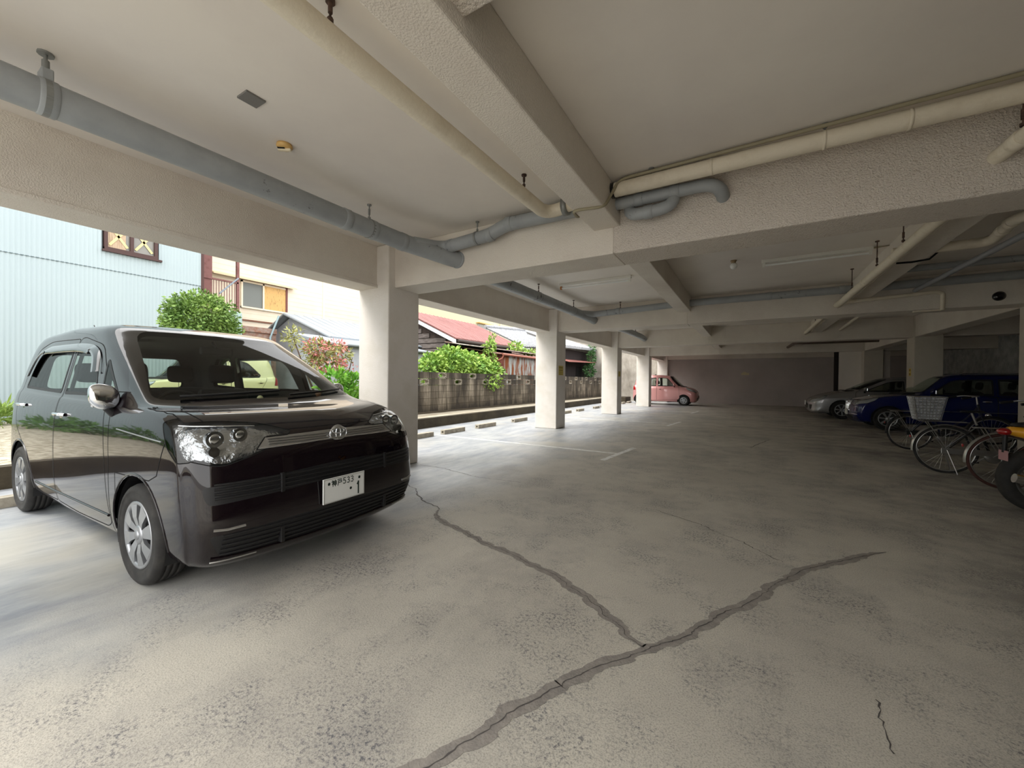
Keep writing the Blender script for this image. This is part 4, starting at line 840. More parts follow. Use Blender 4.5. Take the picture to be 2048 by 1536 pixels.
def cut(bm, poly, view, xr=None, zr=None):
    A, B, ok = VIEWS[view]; k = len(poly)
    def sel():
        out = []
        for f in bm.faces:
            c = f.calc_center_median()
            if xr and not (xr[0] < c.x < xr[1]): continue
            if zr and not (zr[0] < c.z < zr[1]): continue
            if ok(c, f.normal): out.append(f)
        return out
    x0 = min(p[0] for p in poly) - .06; x1 = max(p[0] for p in poly) + .06; y0 = min(p[1] for p in poly) - .06; y1 = max(p[1] for p in poly) + .06
    fs = [f for f in sel() if x0 < f.calc_center_median().dot(A) < x1 and y0 < f.calc_center_median().dot(B) < y1]
    S = set(fs)
    for i in range(k):
        p, q = Vector(poly[i]), Vector(poly[(i + 1) % k]); d = q - p
        if d.length < 1e-5: continue
        n = A * d.y - B * d.x; co = A * p.x + B * p.y
        bx0, bx1 = min(p.x, q.x), max(p.x, q.x); by0, by1 = min(p.y, q.y), max(p.y, q.y)
        loc = []
        for f in S:
            if not f.is_valid: continue
            aa = [v.co.dot(A) for v in f.verts]; bb = [v.co.dot(B) for v in f.verts]
            if max(aa) >= bx0 - 1e-5 and min(aa) <= bx1 + 1e-5 and max(bb) >= by0 - 1e-5 and min(bb) <= by1 + 1e-5: loc.append(f)
        if not loc: continue
        geom = list({v for f in loc for v in f.verts}) + list({e for f in loc for e in f.edges}) + loc
        r = bmesh.ops.bisect_plane(bm, geom=geom, dist=1e-5, plane_co=co, plane_no=n.normalized())
        for g in r['geom'] + r['geom_cut']:
            if isinstance(g, bmesh.types.BMFace): S.add(g)
            elif isinstance(g, bmesh.types.BMEdge):
                for f in g.link_faces: S.add(f)
        S = {f for f in S if f.is_valid}
def region_faces(bm, poly, view, xr=None, zr=None):
    A, B, ok = VIEWS[view]; out = []
    for f in bm.faces:
        c = f.calc_center_median()
        if xr and not (xr[0] < c.x < xr[1]): continue
        if zr and not (zr[0] < c.z < zr[1]): continue
        f.normal_update()
        if ok(c, f.normal) and inpoly(c.dot(A), c.dot(B), poly): out.append(f)
    return out
class Body:
    """closed car skin, cut along outlines into panels that become parts"""
    def __init__(s, rings, su=6, sv=5):
        s.bm = body_mesh(rings, su, sv); s.bvh = BVHTree.FromBMesh(s.bm); s.lab = s.bm.faces.layers.int.new('lab'); s.names = ['body_shell']; s.regs = []
    def region(s, name, poly, view, xr=None, zr=None, over=None):
        cut(s.bm, poly, view, xr, zr)
        if name in s.names and name != 'hole': i = s.names.index(name)
        else: s.names.append(name); i = len(s.names) - 1
        for f in region_faces(s.bm, poly, view, xr, zr):
            if over is None or s.names[f[s.lab]] in over: f[s.lab] = i
        return i
    def hit(s, o, d):
        h = s.bvh.ray_cast(Vector(o), Vector(d)); return h[0], h[1]
    def finish(s, root, mats, hide=('hole',), seams=(), default=None):
        bm = s.bm; bm.normal_update(); bm.verts.ensure_lookup_table(); bm.verts.index_update()
        nrm = {v.index: v.normal.copy() for v in bm.verts}; out = {}
        for g, nm in enumerate(s.names):      # a door keeps its largest connected piece, slivers go back to the shell
            if not nm.startswith('door_'): continue
            todo = {f for f in bm.faces if f[s.lab] == g}; comps = []
            while todo:
                st = [todo.pop()]; comp = list(st)
                while st:
                    f = st.pop()
                    for e in f.edges:
                        for f2 in e.link_faces:
                            if f2 in todo: todo.remove(f2); st.append(f2); comp.append(f2)
                comps.append(comp)
            comps.sort(key=len)
            for c in comps[:-1]:
                for f in c: f[s.lab] = 0
        groups = {}
        for f in bm.faces: groups.setdefault(f[s.lab], []).append(f)
        s.edges = []
        for e in bm.edges:
            if len(e.link_faces) == 2:
                a, b = e.link_faces[0][s.lab], e.link_faces[1][s.lab]
                if a != b: s.edges.append((a, b, [v.co.copy() for v in e.verts], [nrm[v.index] for v in e.verts]))
        for g, fs in groups.items():
            nm = s.names[g]
            if nm in hide: continue
            base = nm.split('#')[0]; key = mats.get(nm, mats.get(base, default))
            vi = {}; vs = []; vn = []; faces = []
            for f in fs:
                q = []
                for v in f.verts:
                    if v.index not in vi: vi[v.index] = len(vs); vs.append(v.co[:]); vn.append(nrm[v.index])
                    q.append(vi[v.index])
                faces.append(q)
            me = bpy.data.meshes.new(base); me.from_pydata(vs, [], faces); me.materials.append(key)
            me.polygons.foreach_set('use_smooth', [True] * len(faces)); me.update(); me.normals_split_custom_set_from_vertices([tuple(n) for n in vn])
            o = bpy.data.objects.new(base, me); C.objects.link(o); o.parent = root; out[nm] = o
        return out
    def seam(s, pred, wd, off, name, m, parent):
        """thin ribbon following the border between two panels"""
        mb = MB()
        for a, b, vs, ns in s.edges:
            if not pred(s.names[a], s.names[b]): continue
            t = (vs[1] - vs[0])
            if t.length < 1e-6: continue
            t.normalize(); n0, n1 = ns; s0 = n0.cross(t).normalized() * wd; s1 = n1.cross(t).normalized() * wd; ex = t * wd * .5
            P = [vs[0] - ex + s0 + n0 * off, vs[0] - ex - s0 + n0 * off, vs[1] + ex - s1 + n1 * off, vs[1] + ex + s1 + n1 * off]
            mb.add(P, [(0, 1, 2, 3)])
        if mb.v: return mb.build(name, m, parent, fixn=False)
    def inner(s, off, zmin, skip, name, m, parent):
        bm = s.bm; vi = {}; vs = []; fs = []
        for f in bm.faces:
            if s.names[f[s.lab]] in skip or s.names[f[s.lab]].split('#')[0] in skip or f.calc_center_median().z < zmin: continue
            q = []
            for v in f.verts:
                if v.index not in vi: vi[v.index] = len(vs); vs.append(tuple(v.co - v.normal * off))
                q.append(vi[v.index])
            fs.append(tuple(q[::-1]))
        me = bpy.data.meshes.new(name); me.from_pydata(vs, [], fs); me.materials.append(m); me.update(); o = bpy.data.objects.new(name, me); C.objects.link(o); o.parent = parent; return o
def circ(cx, cz, r, n=26, squash=1.0): return [(cx + r * math.cos(2 * PI * i / n), cz + r * squash * math.sin(2 * PI * i / n)) for i in range(n)]
def make_wheel(root, x, y, z, R_, wd, side, cap='spoke7', steer=0, rimr=None):
    """side=+1: outer face towards +y"""
    rimr = rimr or R_ * 0.66; h = wd / 2
    base = Matrix.Translation((x, y, z)) @ Matrix.Rotation(steer, 4, 'Z') @ Matrix.Rotation(-side * PI / 2, 4, 'X')   # local z -> outward
    prof = [(rimr * .96, -h * .8), (rimr + .01, -h * .95), (R_ * .9, -h), (R_ * .965, -h * .88), (R_, -h * .6), (R_, -h * .42), (R_ - .007, -h * .40), (R_ - .007, -h * .34), (R_, -h * .32), (R_, -h * .05), (R_ - .007, -h * .03), (R_ - .007, h * .03), (R_, h * .05), (R_, h * .32), (R_ - .007, h * .34), (R_ - .007, h * .40), (R_, h * .42), (R_, h * .6), (R_ * .965, h * .88), (R_ * .92, h * .985), (R_ * .86, h * 1.0), (R_ * .855, h * .97), (R_ * .76, h * 1.0), (rimr + .01, h * .93), (rimr * .97, h * .8)]
    t = MB().lathe(prof, 48, base).build('tire', M['rubber'], root)
    MB().lathe([(rimr, -h * .8), (rimr * .98, h * .7), (rimr * .90, h * .35), (rimr * .5, h * .15), (0.001, h * .1)], 32, base).build('rim', mat('rim_dark', (40, 40, 42), 0.6), t)
    mb = MB()
    mb.lathe([(rimr * .985, h * .72), (rimr * .995, h * .9), (rimr * .95, h * .93), (rimr * .87, h * .86), (rimr * .865, h * .7)], 48, base)
    def spoke(a0, w0, w1, r0, r1, z0, z1, cant=0.0, th=.018):
        vs = []
        for rr_, ww, zz in ((r0, w0, z0), ((r0 + r1) / 2, (w0 * .55 + w1 * .45), (z0 + z1) / 2 + .008), (r1, w1, z1)):
            for s_ in (-1, 1):
                for dz in (0, -th):
                    vs.append(base @ Vector((rr_ * math.cos(a0) - (s_ * ww + cant * (rr_ - r0)) * math.sin(a0), rr_ * math.sin(a0) + (s_ * ww + cant * (rr_ - r0)) * math.cos(a0), zz + dz)))
        f = []
        for k in (0, 4): f += [(k, k + 2, k + 6, k + 4), (k + 1, k + 5, k + 7, k + 3), (k, k + 4, k + 5, k + 1), (k + 2, k + 3, k + 7, k + 6)]
        f += [(0, 1, 3, 2), (8, 10, 11, 9)] if False else []
        mb.add(vs, f)
    if cap == 'spoke7':
        for k in range(8):
            a = 2 * PI * k / 8 + .2
            spoke(a, .016, rimr * .215, rimr * .15, rimr * .90, h * .80, h * .90, .10)
        mb.lathe([(rimr * .30, h * .55), (rimr * .28, h * .86), (rimr * .2, h * .92), (0.001, h * .93)], 24, base)
        mb.lathe([(0.030, h * .92), (0.028, h * .98), (0.001, h * .99)], 20, base)
    elif cap == 'five':
        for k in range(5):
            a = 2 * PI * k / 5 + .3
            spoke(a, .028, .036, rimr * .16, rimr * .90, h * .62, h * .86, 0)
        mb.lathe([(rimr * .24, h * .5), (rimr * .22, h * .70), (0.001, h * .74)], 20, base)
    elif cap == 'seven':
        for k in range(7):
            a = 2 * PI * k / 7 + .3
            spoke(a, .016, .026, rimr * .16, rimr * .90, h * .62, h * .86, 0)
        mb.lathe([(rimr * .24, h * .5), (rimr * .22, h * .70), (0.001, h * .74)], 20, base)
    else:   # round-holed cover
        mb.lathe([(rimr * .88, h * .78), (rimr * .72, h * .85)], 40, base)
        mb.lathe([(rimr * .46, h * .9), (rimr * .3, h * .96), (0.001, h * .97)], 30, base)
        for k in range(5):
            a = 2 * PI * k / 5 + .2; spoke(a, rimr * .20, rimr * .34, rimr * .42, rimr * .74, h * .89, h * .85)
    mb.build('hubcap', M['hubcap'], t)
    return t
KAN = {  # strokes on a 10x10 grid for the plate characters
 'kami': [((1, 9), (3, 8)), ((0, 7), (4, 7)), ((4, 7), (1, 3.5)), ((2.3, 5.3), (2.3, 0)), ((2.6, 4.8), (4, 3.8)), ((5, 7.5), (9.5, 7.5)), ((5, 7.5), (5, 2.5)), ((9.5, 7.5), (9.5, 2.5)), ((5, 2.5), (9.5, 2.5)), ((5, 5), (9.5, 5)), ((7.2, 9.5), (7.2, 0))],
 'to': [((1, 9.2), (9, 9.2)), ((2.2, 7), (9, 7)), ((2.2, 4.2), (9, 4.2)), ((9, 7), (9, 4.2)), ((2.2, 7), (2.2, 3.5)), ((2.2, 3.5), (1, 0))],
 '5': [((8, 9.5), (2.5, 9.5)), ((2.5, 9.5), (2.2, 5.6)), ((2.2, 5.6), (6, 6)), ((6, 6), (8.2, 4)), ((8.2, 4), (7.2, 1)), ((7.2, 1), (4, .3)), ((4, .3), (1.8, 1.3))],
 '3': [((2, 9), (6, 9.6)), ((6, 9.6), (8, 7.8)), ((8, 7.8), (6.2, 5.4)), ((6.2, 5.4), (4.2, 5.3)), ((6.2, 5.4), (8.3, 3)), ((8.3, 3), (6, .4)), ((6, .4), (1.8, 1.2))],
 'dot': [((4.2, 5), (5.8, 5)), ((5, 4.2), (5, 5.8)), ((4.4, 4.4), (5.6, 5.6))], '1': [((5, 9.8), (5, 0.2)), ((5, 9.8), (3.4, 8.2))]}
def strokes(mb, ch, ox, oy, w_, h_, t, F):
    for (a, b) in KAN[ch]:
        p = Vector((ox + a[0] / 10 * w_, oy + a[1] / 10 * h_)); q = Vector((ox + b[0] / 10 * w_, oy + b[1] / 10 * h_)); d = (q - p).normalized() * t * .5; n = Vector((-d.y, d.x))
        mb.add([F(*(p - d + n)), F(*(q + d + n)), F(*(q + d - n)), F(*(p - d - n))], [(0, 1, 2, 3)])
def plate(root, x, yc, zc, tilt=0, text=True, m=None):
    """number plate facing -x"""
    mb = MB().rbox((x - .006, yc - .165, zc - .0825), (x + .004, yc + .165, zc + .0825), .003); p = mb.build('number_plate', m or M['plate_white'], root)
    # viewed from the front (-x looking to +x) left is +y
    F = lambda u, v: Vector((x - .0075, yc + .165 - u, zc - .0825 + v))
    rim = MB()
    for (u0, v0, u1, v1) in ((.005, .158, .325, .161), (.005, .004, .325, .007), (.005, .004, .008, .161), (.322, .004, .325, .161)):
        rim.add([F(u0, v0), F(u1, v0), F(u1, v1), F(u0, v1)], [(0, 1, 2, 3)])
    rim.build('plate_rim', M['silver_trim'], p)
    if text:
        mb = MB()
        for ch, u, wd in (('dot', .026, .03), ('kami', .062, .036), ('to', .104, .036), ('5', .146, .028), ('3', .177, .028), ('3', .208, .028), ('dot', .268, .03)):
            strokes(mb, ch, u, .108, wd, .042, .0055 if ch != 'dot' else .012, F)
        strokes(mb, 'dot', .196, .052, .03, .03, .012, F); strokes(mb, '1', .25, .018, .05, .082, .011, F)
        mb.build('lettering', M['plate_green'], p)
    return p
def mirror_part(root, x, y, z, s, paint, cap, ly=1.0, lz=1.0):
    """door mirror: shell, glass, stalk. s = side sign"""
    pr = [(-.055, -.02), (-.03, .055), (.02, .075), (.07, .06), (.075, -.03), (.03, -.07), (-.03, -.06)]
    mb = MB(); vs = []; n = 7
    secs = [(0, .35, 0), (.03, .8, -.0), (.10, 1.0, .004), (.17, .95, .01), (.215, .62, .02), (.225, .25, .02)]
    for yy, sc_, dz in secs:
        for (a, b) in pr: vs.append((x + a * sc_ * .85, y + s * yy * ly, z + (b * sc_ + dz) * lz))
    fs = [(i * n + j, i * n + (j + 1) % n, (i + 1) * n + (j + 1) % n, (i + 1) * n + j) for i in range(len(secs) - 1) for j in range(n)] + [tuple(range(n)), tuple(range((len(secs) - 1) * n, len(secs) * n))]
    mb.add(vs, fs, True); o = mb.build('door_mirror', cap, root)
    m2 = o.modifiers.new('s', 'SUBSURF'); m2.levels = 1; m2.render_levels = 2
    MB().tube([(x + .02, y - s * .02, z - .13), (x + .015, y + s * .03, z - .1), (x + .015, y + s * .07, z - .05)], [.03, .028, .024], 10).build('mirror_stalk', paint, o)
    MB().rbox((x + .040, y + s * .03 * ly, z - .045 * lz), (x + .060, y + s * .19 * ly, z + .05 * lz), .012).build('mirror_glass', M['chrome'], o)
    return o
def cabin(root, x0, rows, W, zs=.42, wheel_y=.36, wheel_x=1.35, dash=True, floorx=(0.9, 3.6)):
    MB().rbox((floorx[0], -W, .27), (floorx[1], W, .33), .02).build('cabin_floor', M['interior'], root)
    for (xx, ys) in rows:
        for yy in ys:
            b = MB().rbox((xx - .25, yy - .24, zs), (xx + .25, yy + .24, zs + .16), .05).build('seat', M['seat'], root)
            m3 = Matrix.Translation((xx + .28, yy, zs + .12)) @ Matrix.Rotation(.22, 4, 'Y')
            MB().rbox((-.06, -.235, 0), (.06, .235, .58), .055, m3).build('seat_back', M['seat'], b)
            m4 = Matrix.Translation((xx + .28 + .135, yy, zs + .12 + .60)) @ Matrix.Rotation(.12, 4, 'Y')
            o = MB().rbox((-.05, -.13, .02), (.05, .13, .22), .05, m4).build('headrest', M['seat'], b)
            md = o.modifiers.new('s', 'SUBSURF'); md.levels = 1; md.render_levels = 2
    if dash:
        o = MB().rbox((wheel_x - .55, -W * .93, .78), (wheel_x - .12, W * .93, 1.02), .07).build('dashboard', M['interior'], root)
        c = Vector((wheel_x, wheel_y, .98)); ax = Vector((1, 0, -.0)).normalized(); a1 = Vector((0, 1, 0)); a2 = Vector((.42, 0, .9)).normalized()
        MB().tube(arc(c, .185, 0, 2 * PI, a1, a2, 32)[:-1], .014, 8, closed=True).tube([c - a1 * .18, c + a1 * .18], .016, 6).tube([c, c - a2 * .18], .016, 6).tube([c, c + Vector((-.15, 0, -.06))], .05, 10).build('steering_wheel', M['blackplastic'], root)
def arch(root, B, x, z, r, W, m, s, name='wheel_arch'):
    """dark wheel housing"""
    mb = MB()
    if 1:
        vs = []; n = 18
        for i in range(n + 1):
            a = -0.35 + (PI + 0.7) * i / n
            for yy in (W - .012, W - .30): vs.append((x + r * math.cos(a), s * yy, z + r * math.sin(a)))
        mb.add(vs, [(2 * i, 2 * i + 1, 2 * i + 3, 2 * i + 2) for i in range(n)], True)
        mb.add([vs[2 * i + 1] for i in range(n + 1)], [tuple(range(n + 1))])
    return mb.build(name, m, root)
def slats(B, zs, y0, y1, r, name, m, parent, x_off=.004, n=26, front=True, sx=-1, taper=0):
    mb = MB()
    for i, z in enumerate(zs):
        P = []
        for k in range(n + 1):
            y = y0 + (y1 - y0) * k / n; h, nn = B.hit((-1 if front else 6, y, z), (1 if front else -1, 0, 0))
            if h: P.append(h + nn * x_off)
        if len(P) > 2: mb.tube(P, r, 6)
    return mb.build(name, m, parent)
def surf_strip(B, pts, view, r, name, m, parent, off=.003, n=8):
    """tube lying on the skin along 2D points (side view x,z for R/L, front view y,z for F)"""
    P = []
    for a, b in pts:
        if view == 'R': h, nn = B.hit((a, 3, b), (0, -1, 0))
        elif view == 'L': h, nn = B.hit((a, -3, b), (0, 1, 0))
        elif view == 'F': h, nn = B.hit((-2, a, b), (1, 0, 0))
        else: h, nn = B.hit((7, a, b), (-1, 0, 0))
        if h: P.append(h + nn * off)
    if len(P) > 1: return MB().tube(P, r, n).build(name, m, parent)
def handle(B, root, x, z, s, m, wd=.17):
    h, nn = B.hit((x, 3 * s, z), (0, -s, 0))
    if not h: return
    y = h.y
    MB().sphere((x, y - s * .008, z - .012), .05, 8, (1.5, .25, .8)).build('handle_recess', M['gloss_black'], root)
    P = [(x - wd / 2, y + s * .004, z), (x - wd / 2 + .02, y + s * .028, z + .004), (x, y + s * .036, z + .006), (x + wd / 2 - .02, y + s * .028, z + .004), (x + wd / 2, y + s * .004, z)]
    MB().tube(bend(P, .03, 4), .013, 8).build('door_handle', m, root)
def paint_mat(name, col, rough=.25, metal=.0, spec=.2):
    m = mat(name, col, rough, metal, coat=1.0, spec=spec); return m
# black people carrier ------------------------------------------------
def spade():
    root = empty('family_car', (-2.40, 1.765, 0), PI + math.radians(1.4), 'large glossy black family car parked at the left, nose towards the aisle', 'car')
    P = paint_mat('black_purple_paint', (17, 10, 14), .3, 0, .03)
    # xf, xr, W, bowF, cornerF, bowR, cornerR, z(front, sideF, mid, sideR, rear)
    rings = [(.12, 3.94, .775, .10, .20, .08, .2, (.185, .20, .205, .22, .25)),
             (.06, 3.98, .815, .10, .22, .08, .2, (.235, .26, .25, .28, .31)),
             (.00, 3.995, .840, .10, .24, .08, .22, (.39, .42, .40, .44, .46)),
             (.005, 3.99, .8475, .11, .25, .08, .24, (.58, .60, .60, .62, .62)),
             (.02, 3.975, .846, .12, .26, .08, .25, (.75, .78, .80, .82, .80)),
             (.05, 3.965, .838, .14, .28, .08, .25, (.86, .91, .93, .95, .95)),
             (.115, 3.955, .826, .18, .32, .08, .25, (.955, 1.0, 1.02, 1.05, 1.05)),
             (.31, 3.945, .812, .20, .34, .08, .25, (1.035, 1.055, 1.08, 1.11, 1.12)),
             (.60, 3.935, .792, .22, .32, .08, .25, (1.095, 1.11, 1.125, 1.16, 1.22)),
             (1.05, 3.90, .752, .20, .28, .08, .25, (1.33, 1.33, 1.33, 1.36, 1.40)),
             (1.53, 3.84, .70, .16, .26, .09, .28, (1.56, 1.55, 1.565, 1.57, 1.56)),
             (1.76, 3.76, .635, .14, .24, .1, .28, (1.665, 1.665, 1.675, 1.655, 1.62)),
             (2.02, 3.62, .47, .12, .2, .1, .25, (1.70, 1.705, 1.712, 1.69, 1.65)),
             (2.4, 3.4, .2, .08, .15, .08, .2, (1.712, 1.717, 1.722, 1.71, 1.67)),
             (2.6, 3.2, .001, .02, .05, .02, .05, (1.716, 1.72, 1.724, 1.712, 1.68))]
    B = Body(rings, 7, 6)
    WX = (.79, 3.42); WZ = .30; AR = .355
    for s in ('R', 'L'):
        for x in WX: B.region('hole', circ(x, WZ + .01, AR, 30), s)
    # glazing
    ws = rounded([(-.735, 1.115), (-.545, 1.625), (.545, 1.625), (.735, 1.115)], [.06, .10, .10, .06])
    B.region('windshield_surround', rounded([(-.80, 1.075), (-.60, 1.67), (.60, 1.67), (.80, 1.075)], [.03, .06, .06, .03]), 'F', (.4, 2.3), (1.05, 1.69))
    B.region('windshield', ws, 'F', (.4, 2.3), (1.05, 1.69))
    B.region('rear_window', rounded([(-.60, 1.12), (-.54, 1.5), (.54, 1.5), (.60, 1.12)], .08), 'B', (3.4, 4.2), (1, 1.6))
    for s in ('R', 'L'):
        q = 0 if s == 'R' else .52      # the passenger side has one long sliding door window
        B.region('door_front#' + s, rounded([(1.22, .30), (1.30, .80), (1.40, 1.14), (1.78, 1.50), (2.25 + q, 1.58), (2.33 + q, 1.57), (2.37 + q, .90), (2.36 + q, .27), (1.9, .25), (1.3, .26)], [.03, .1, .1, .1, .05, .05, .05, .04, .05, .05]), s)
        if s == 'R': B.region('door_rear#' + s, rounded([(2.375, .27), (2.385, .90), (2.34, 1.57), (3.1, 1.575), (3.42, 1.50), (3.58, 1.18), (3.56, .82), (3.30, .66), (3.10, .52), (3.03, .27)], [.02, .03, .04, .1, .1, .1, .1, .1, .1, .04]), s)
        B.region('window_front#' + s, rounded([(1.66, 1.135), (1.80, 1.40), (1.96, 1.475), (2.29 + q, 1.505), (2.32 + q, 1.13)], [.02, .08, .05, .03, .02]), s)
        B.region('window_rear#' + s, rounded([(2.43 + q, 1.135), (2.40 + q, 1.505), (3.08 + q * .3, 1.50), (3.32, 1.42), (3.46, 1.16)], [.02, .03, .1, .1, .04]), s)
        B.region('quarter_window#' + s, rounded([(1.26, 1.13), (1.60, 1.385), (1.55, 1.13)], .03), s)
    # hood, grille, bumper openings, lamps
    B.region('hood', rounded([(-.66, .06), (-.70, .60), (-.60, .74), (0, .60), (.60, .74), (.70, .60), (.66, .06), (0, -.06)], [.03, .1, .1, .1, .1, .1, .03, .1]), 'T', (-.2, 1.1), (.935, 1.13))
    B.region('front_bar', [(-.52, .84), (-.46, .905), (0, .915), (.46, .905), (.52, .84), (0, .862)], 'F', (-.2, .7))
    B.region('upper_slot', rounded([(-.76, .565), (-.78, .665), (0, .705), (.78, .665), (.76, .565), (0, .60)], [.03, .03, .2, .03, .03, .2]), 'F', (-.2, .8))
    B.region('lower_slot', rounded([(-.70, .27), (-.76, .40), (0, .425), (.76, .40), (.70, .27), (0, .25)], [.03, .03, .2, .03, .03, .2]), 'F', (-.2, .8))
    hl = [(.40, .865), (.30, .93), (.44, .985), (.62, 1.005), (.78, 1.00), (.845, .95), (.84, .82), (.70, .765), (.52, .82)]
    for s, sg in (('+', 1), ('-', -1)):
        B.region('headlight#' + s, rounded([(y * sg, z) for y, z in hl], [.01, .02, .05, .05, .05, .03, .05, .05, .08]), 'F', (-.1, .72), None, ('body_shell', 'hood'))
    for s in ('R', 'L'):
        B.region('headlight#' + ('+' if s == 'R' else '-'), rounded([(.2, .80), (.2, 1.03), (.44, 1.03), (.50, 1.005), (.40, .87), (.28, .79)], .02), s, (.15, .6), None, ('body_shell',))
        B.region('taillight#' + s, rounded([(3.86, .80), (3.84, 1.18), (4.05, 1.2), (4.05, .8)], .02), s, (3.6, 4.2), None, ('body_shell',))
        B.region('fender#' + s, [(.50, .70), (.36, 1.05), (.60, 1.16), (1.28, 1.16), (1.21, .72), (1.21, .2), (1.1, .2), (1.1, .65), (.6, .66)], s, (.3, 1.35), None, ('body_shell',))
    dk = M['gloss_black']
    mats = {'windshield': M['glass'], 'windshield_surround': dk, 'window_front': M['glass'], 'quarter_window': M['glass'], 'rear_window': M['glass'], 'window_rear': M['glass'], 'front_bar': M['silver_trim'], 'upper_slot': M['blackplastic'], 'lower_slot': M['blackplastic'],
            'headlight': M['glass_clear'], 'taillight': mat('tail_red', (150, 16, 18), .15, coat=1)}
    for k in ('door_front', 'door_rear', 'hood', 'fender'): mats[k] = P
    parts = B.finish(root, mats, default=P)
    for k in ('windshield', ): parts[k]['label'] = 'clear curved windshield'
    solid = lambda n: n.split('#')[0] in ('body_shell', 'door_front', 'door_rear', 'hood', 'fender', 'windshield_surround', 'taillight')
    B.seam(lambda a, b: a != b and solid(a) and solid(b) and 'windshield' not in a + b, .0028, .0012, 'panel_gap', M['dark'], root)
    win = lambda n: n.split('#')[0] in ('window_front', 'window_rear', 'quarter_window', 'rear_window')
    for wn_ in [n for n in B.names if win(n)]: B.seam(lambda a, b: (a == wn_) != (b == wn_), .012, .0015, 'window_seal', M['blackplastic'], root)
    for wn_ in ('headlight#+', 'headlight#-'): B.seam(lambda a, b: (a == wn_) != (b == wn_), .003, .001, 'lamp_gap', M['dark'], root)
    B.inner(.04, .30, ('windshield', 'window_front', 'window_rear', 'quarter_window', 'rear_window', 'hole', 'upper_slot', 'lower_slot', 'headlight', 'front_bar'), 'inner_trim', M['interior'], root)
    for x in WX:
        for sg in (1, -1): arch(root, B, x, WZ + .01, AR, .835, M['blackplastic'], sg)
    MB().box((.25, -.70, .20), (3.9, .70, .24)).box((.30, -.45, .24), (.42, .45, .75)).build('underbody', M['blackplastic'], root)
    # window visors, body line, sill
    for s, sg in (('R', 1), ('L', -1)):
        vis = []
        pts = [(1.70, 1.30), (1.78, 1.43), (1.95, 1.50), (2.2, 1.525), (2.44, 1.53), (2.8, 1.53), (3.1, 1.52), (3.32, 1.44), (3.46, 1.26)]
        mb = MB(); top = []; bot = []
        for i in range(41):
            t = i / 40 * 8; p = cr([Vector((a, b, 0)) for a, b in pts], t); h, nn = B.hit((p.x, 3 * sg, p.y), (0, -sg, 0))
            if not h: continue
            wv = .075; cx, cz = 2.6, 1.15; d = Vector((cx - p.x, 0, cz - p.y)).normalized() if p.x < 1.95 or p.x > 3.15 else Vector((0, 0, -1))
            h2, n2 = B.hit((p.x + d.x * wv, 3 * sg, p.y + d.z * wv), (0, -sg, 0)); h2 = h2 or h
            top.append(h + nn * .006); bot.append(h2 + (n2 or nn) * .03)
        vs = []
        for a, b in zip(top, bot): vs += [a, (a + b) / 2 + Vector((0, sg * .012, 0)), b, b - Vector((0, sg * .004, 0))]
        mb.add(vs, [(4 * i + j, 4 * i + j + 1, 4 * i + j + 5, 4 * i + j + 4) for i in range(len(top) - 1) for j in range(3)], True)
        o = mb.build('window_visor', mat('smoked_visor', (38, 40, 42), .12, coat=1), root)
        surf_strip(B, [(1.25 + .1 * i, .345 - .0 * i) for i in range(18)], s, .009, 'sill_molding', P, root, .0)
        surf_strip(B, [(.46 + .08 * i, .895 + .004 * i) for i in range(9)], s, .004, 'crease_line', M['silver_trim'], root, .002)
        handle(B, root, 2.22, .965, sg, M['chrome']); handle(B, root, 3.33, 1.0, sg, M['chrome'])
        mirror_part(root, 1.22, sg * .785, 1.12, sg, M['blackplastic'], M['chrome'], .68, 1.3)
        # fender arch lips
        for x in WX: surf_strip(B, [(x + (AR + .012) * math.cos(a), WZ + .01 + (AR + .012) * math.sin(a)) for a in [(-.1 + (PI + .2) * i / 20) for i in range(21)]], s, .006, 'arch_lip', P, root, .0)
    # grille details
    slats(B, [.852, .866, .880, .894], -.45, .45, .0042, 'bar_slats', M['silver_trim'], root, .006)
    surf_strip(B, [(-.50 + i * .05, .845 + .012 * (1 - abs(i - 10) / 10)) for i in range(21)], 'F', .006, 'bar_edge', M['chrome'], root, .004)
    for nm, z0, z1, yy, k in (('upper_slot_slats', .60, .675, .73, 4), ('lower_slot_slats', .285, .395, .70, 5)):
        slats(B, [z0 + (z1 - z0) * i / (k - 1) for i in range(k)], -yy, yy, .0065, nm, M['blackplastic'], root, .003, 34)
    for yy in (-.40, .40):
        for z0, z1 in ((.575, .69), (.27, .405)):
            h, _ = B.hit((-1, yy, (z0 + z1) / 2), (1, 0, 0)); MB().rbox((h.x - .012, yy - .012, z0), (h.x + .02, yy + .012, z1), .004).build('slot_fin', M['blackplastic'], root)
    surf_strip(B, [(-.73 + i * .073, .262 - .012 * (1 - abs(i - 10) / 10)) for i in range(21)], 'F', .009, 'lower_lip', P, root, .006)
    for sg in (1, -1):
        surf_strip(B, [(sg * (.73 + 0 * i) - sg * .012 * i, .255 + .0 * i) for i in range(18)], 'F', .005, 'lip_trim', M['silver_trim'], root, .016)
        o = surf_strip(B, [(sg * .74, .435), (sg * .68, .428), (sg * .60, .432)], 'F', .008, 'fog_trim', M['silver_trim'], root, .002)
        # headlight innards
        hb = MB(); x0 = .16
        bowl = parts['headlight#' + ('+' if sg > 0 else '-')]
        vs = [v.co.copy() for v in bowl.data.vertices]; ns = [Vector((-.8, sg * .6, 0))] * len(vs)
        me = bowl.data.copy()
        for v in me.vertices: v.co = v.co + Vector((.055, -sg * .04, 0)) * 1.0
        me.materials.clear(); me.materials.append(mat('lamp_reflector', (158, 160, 162), .16, metal=.9, bump=(13, .9, .03))); o2 = bpy.data.objects.new('reflector', me); C.objects.link(o2); o2.parent = bowl
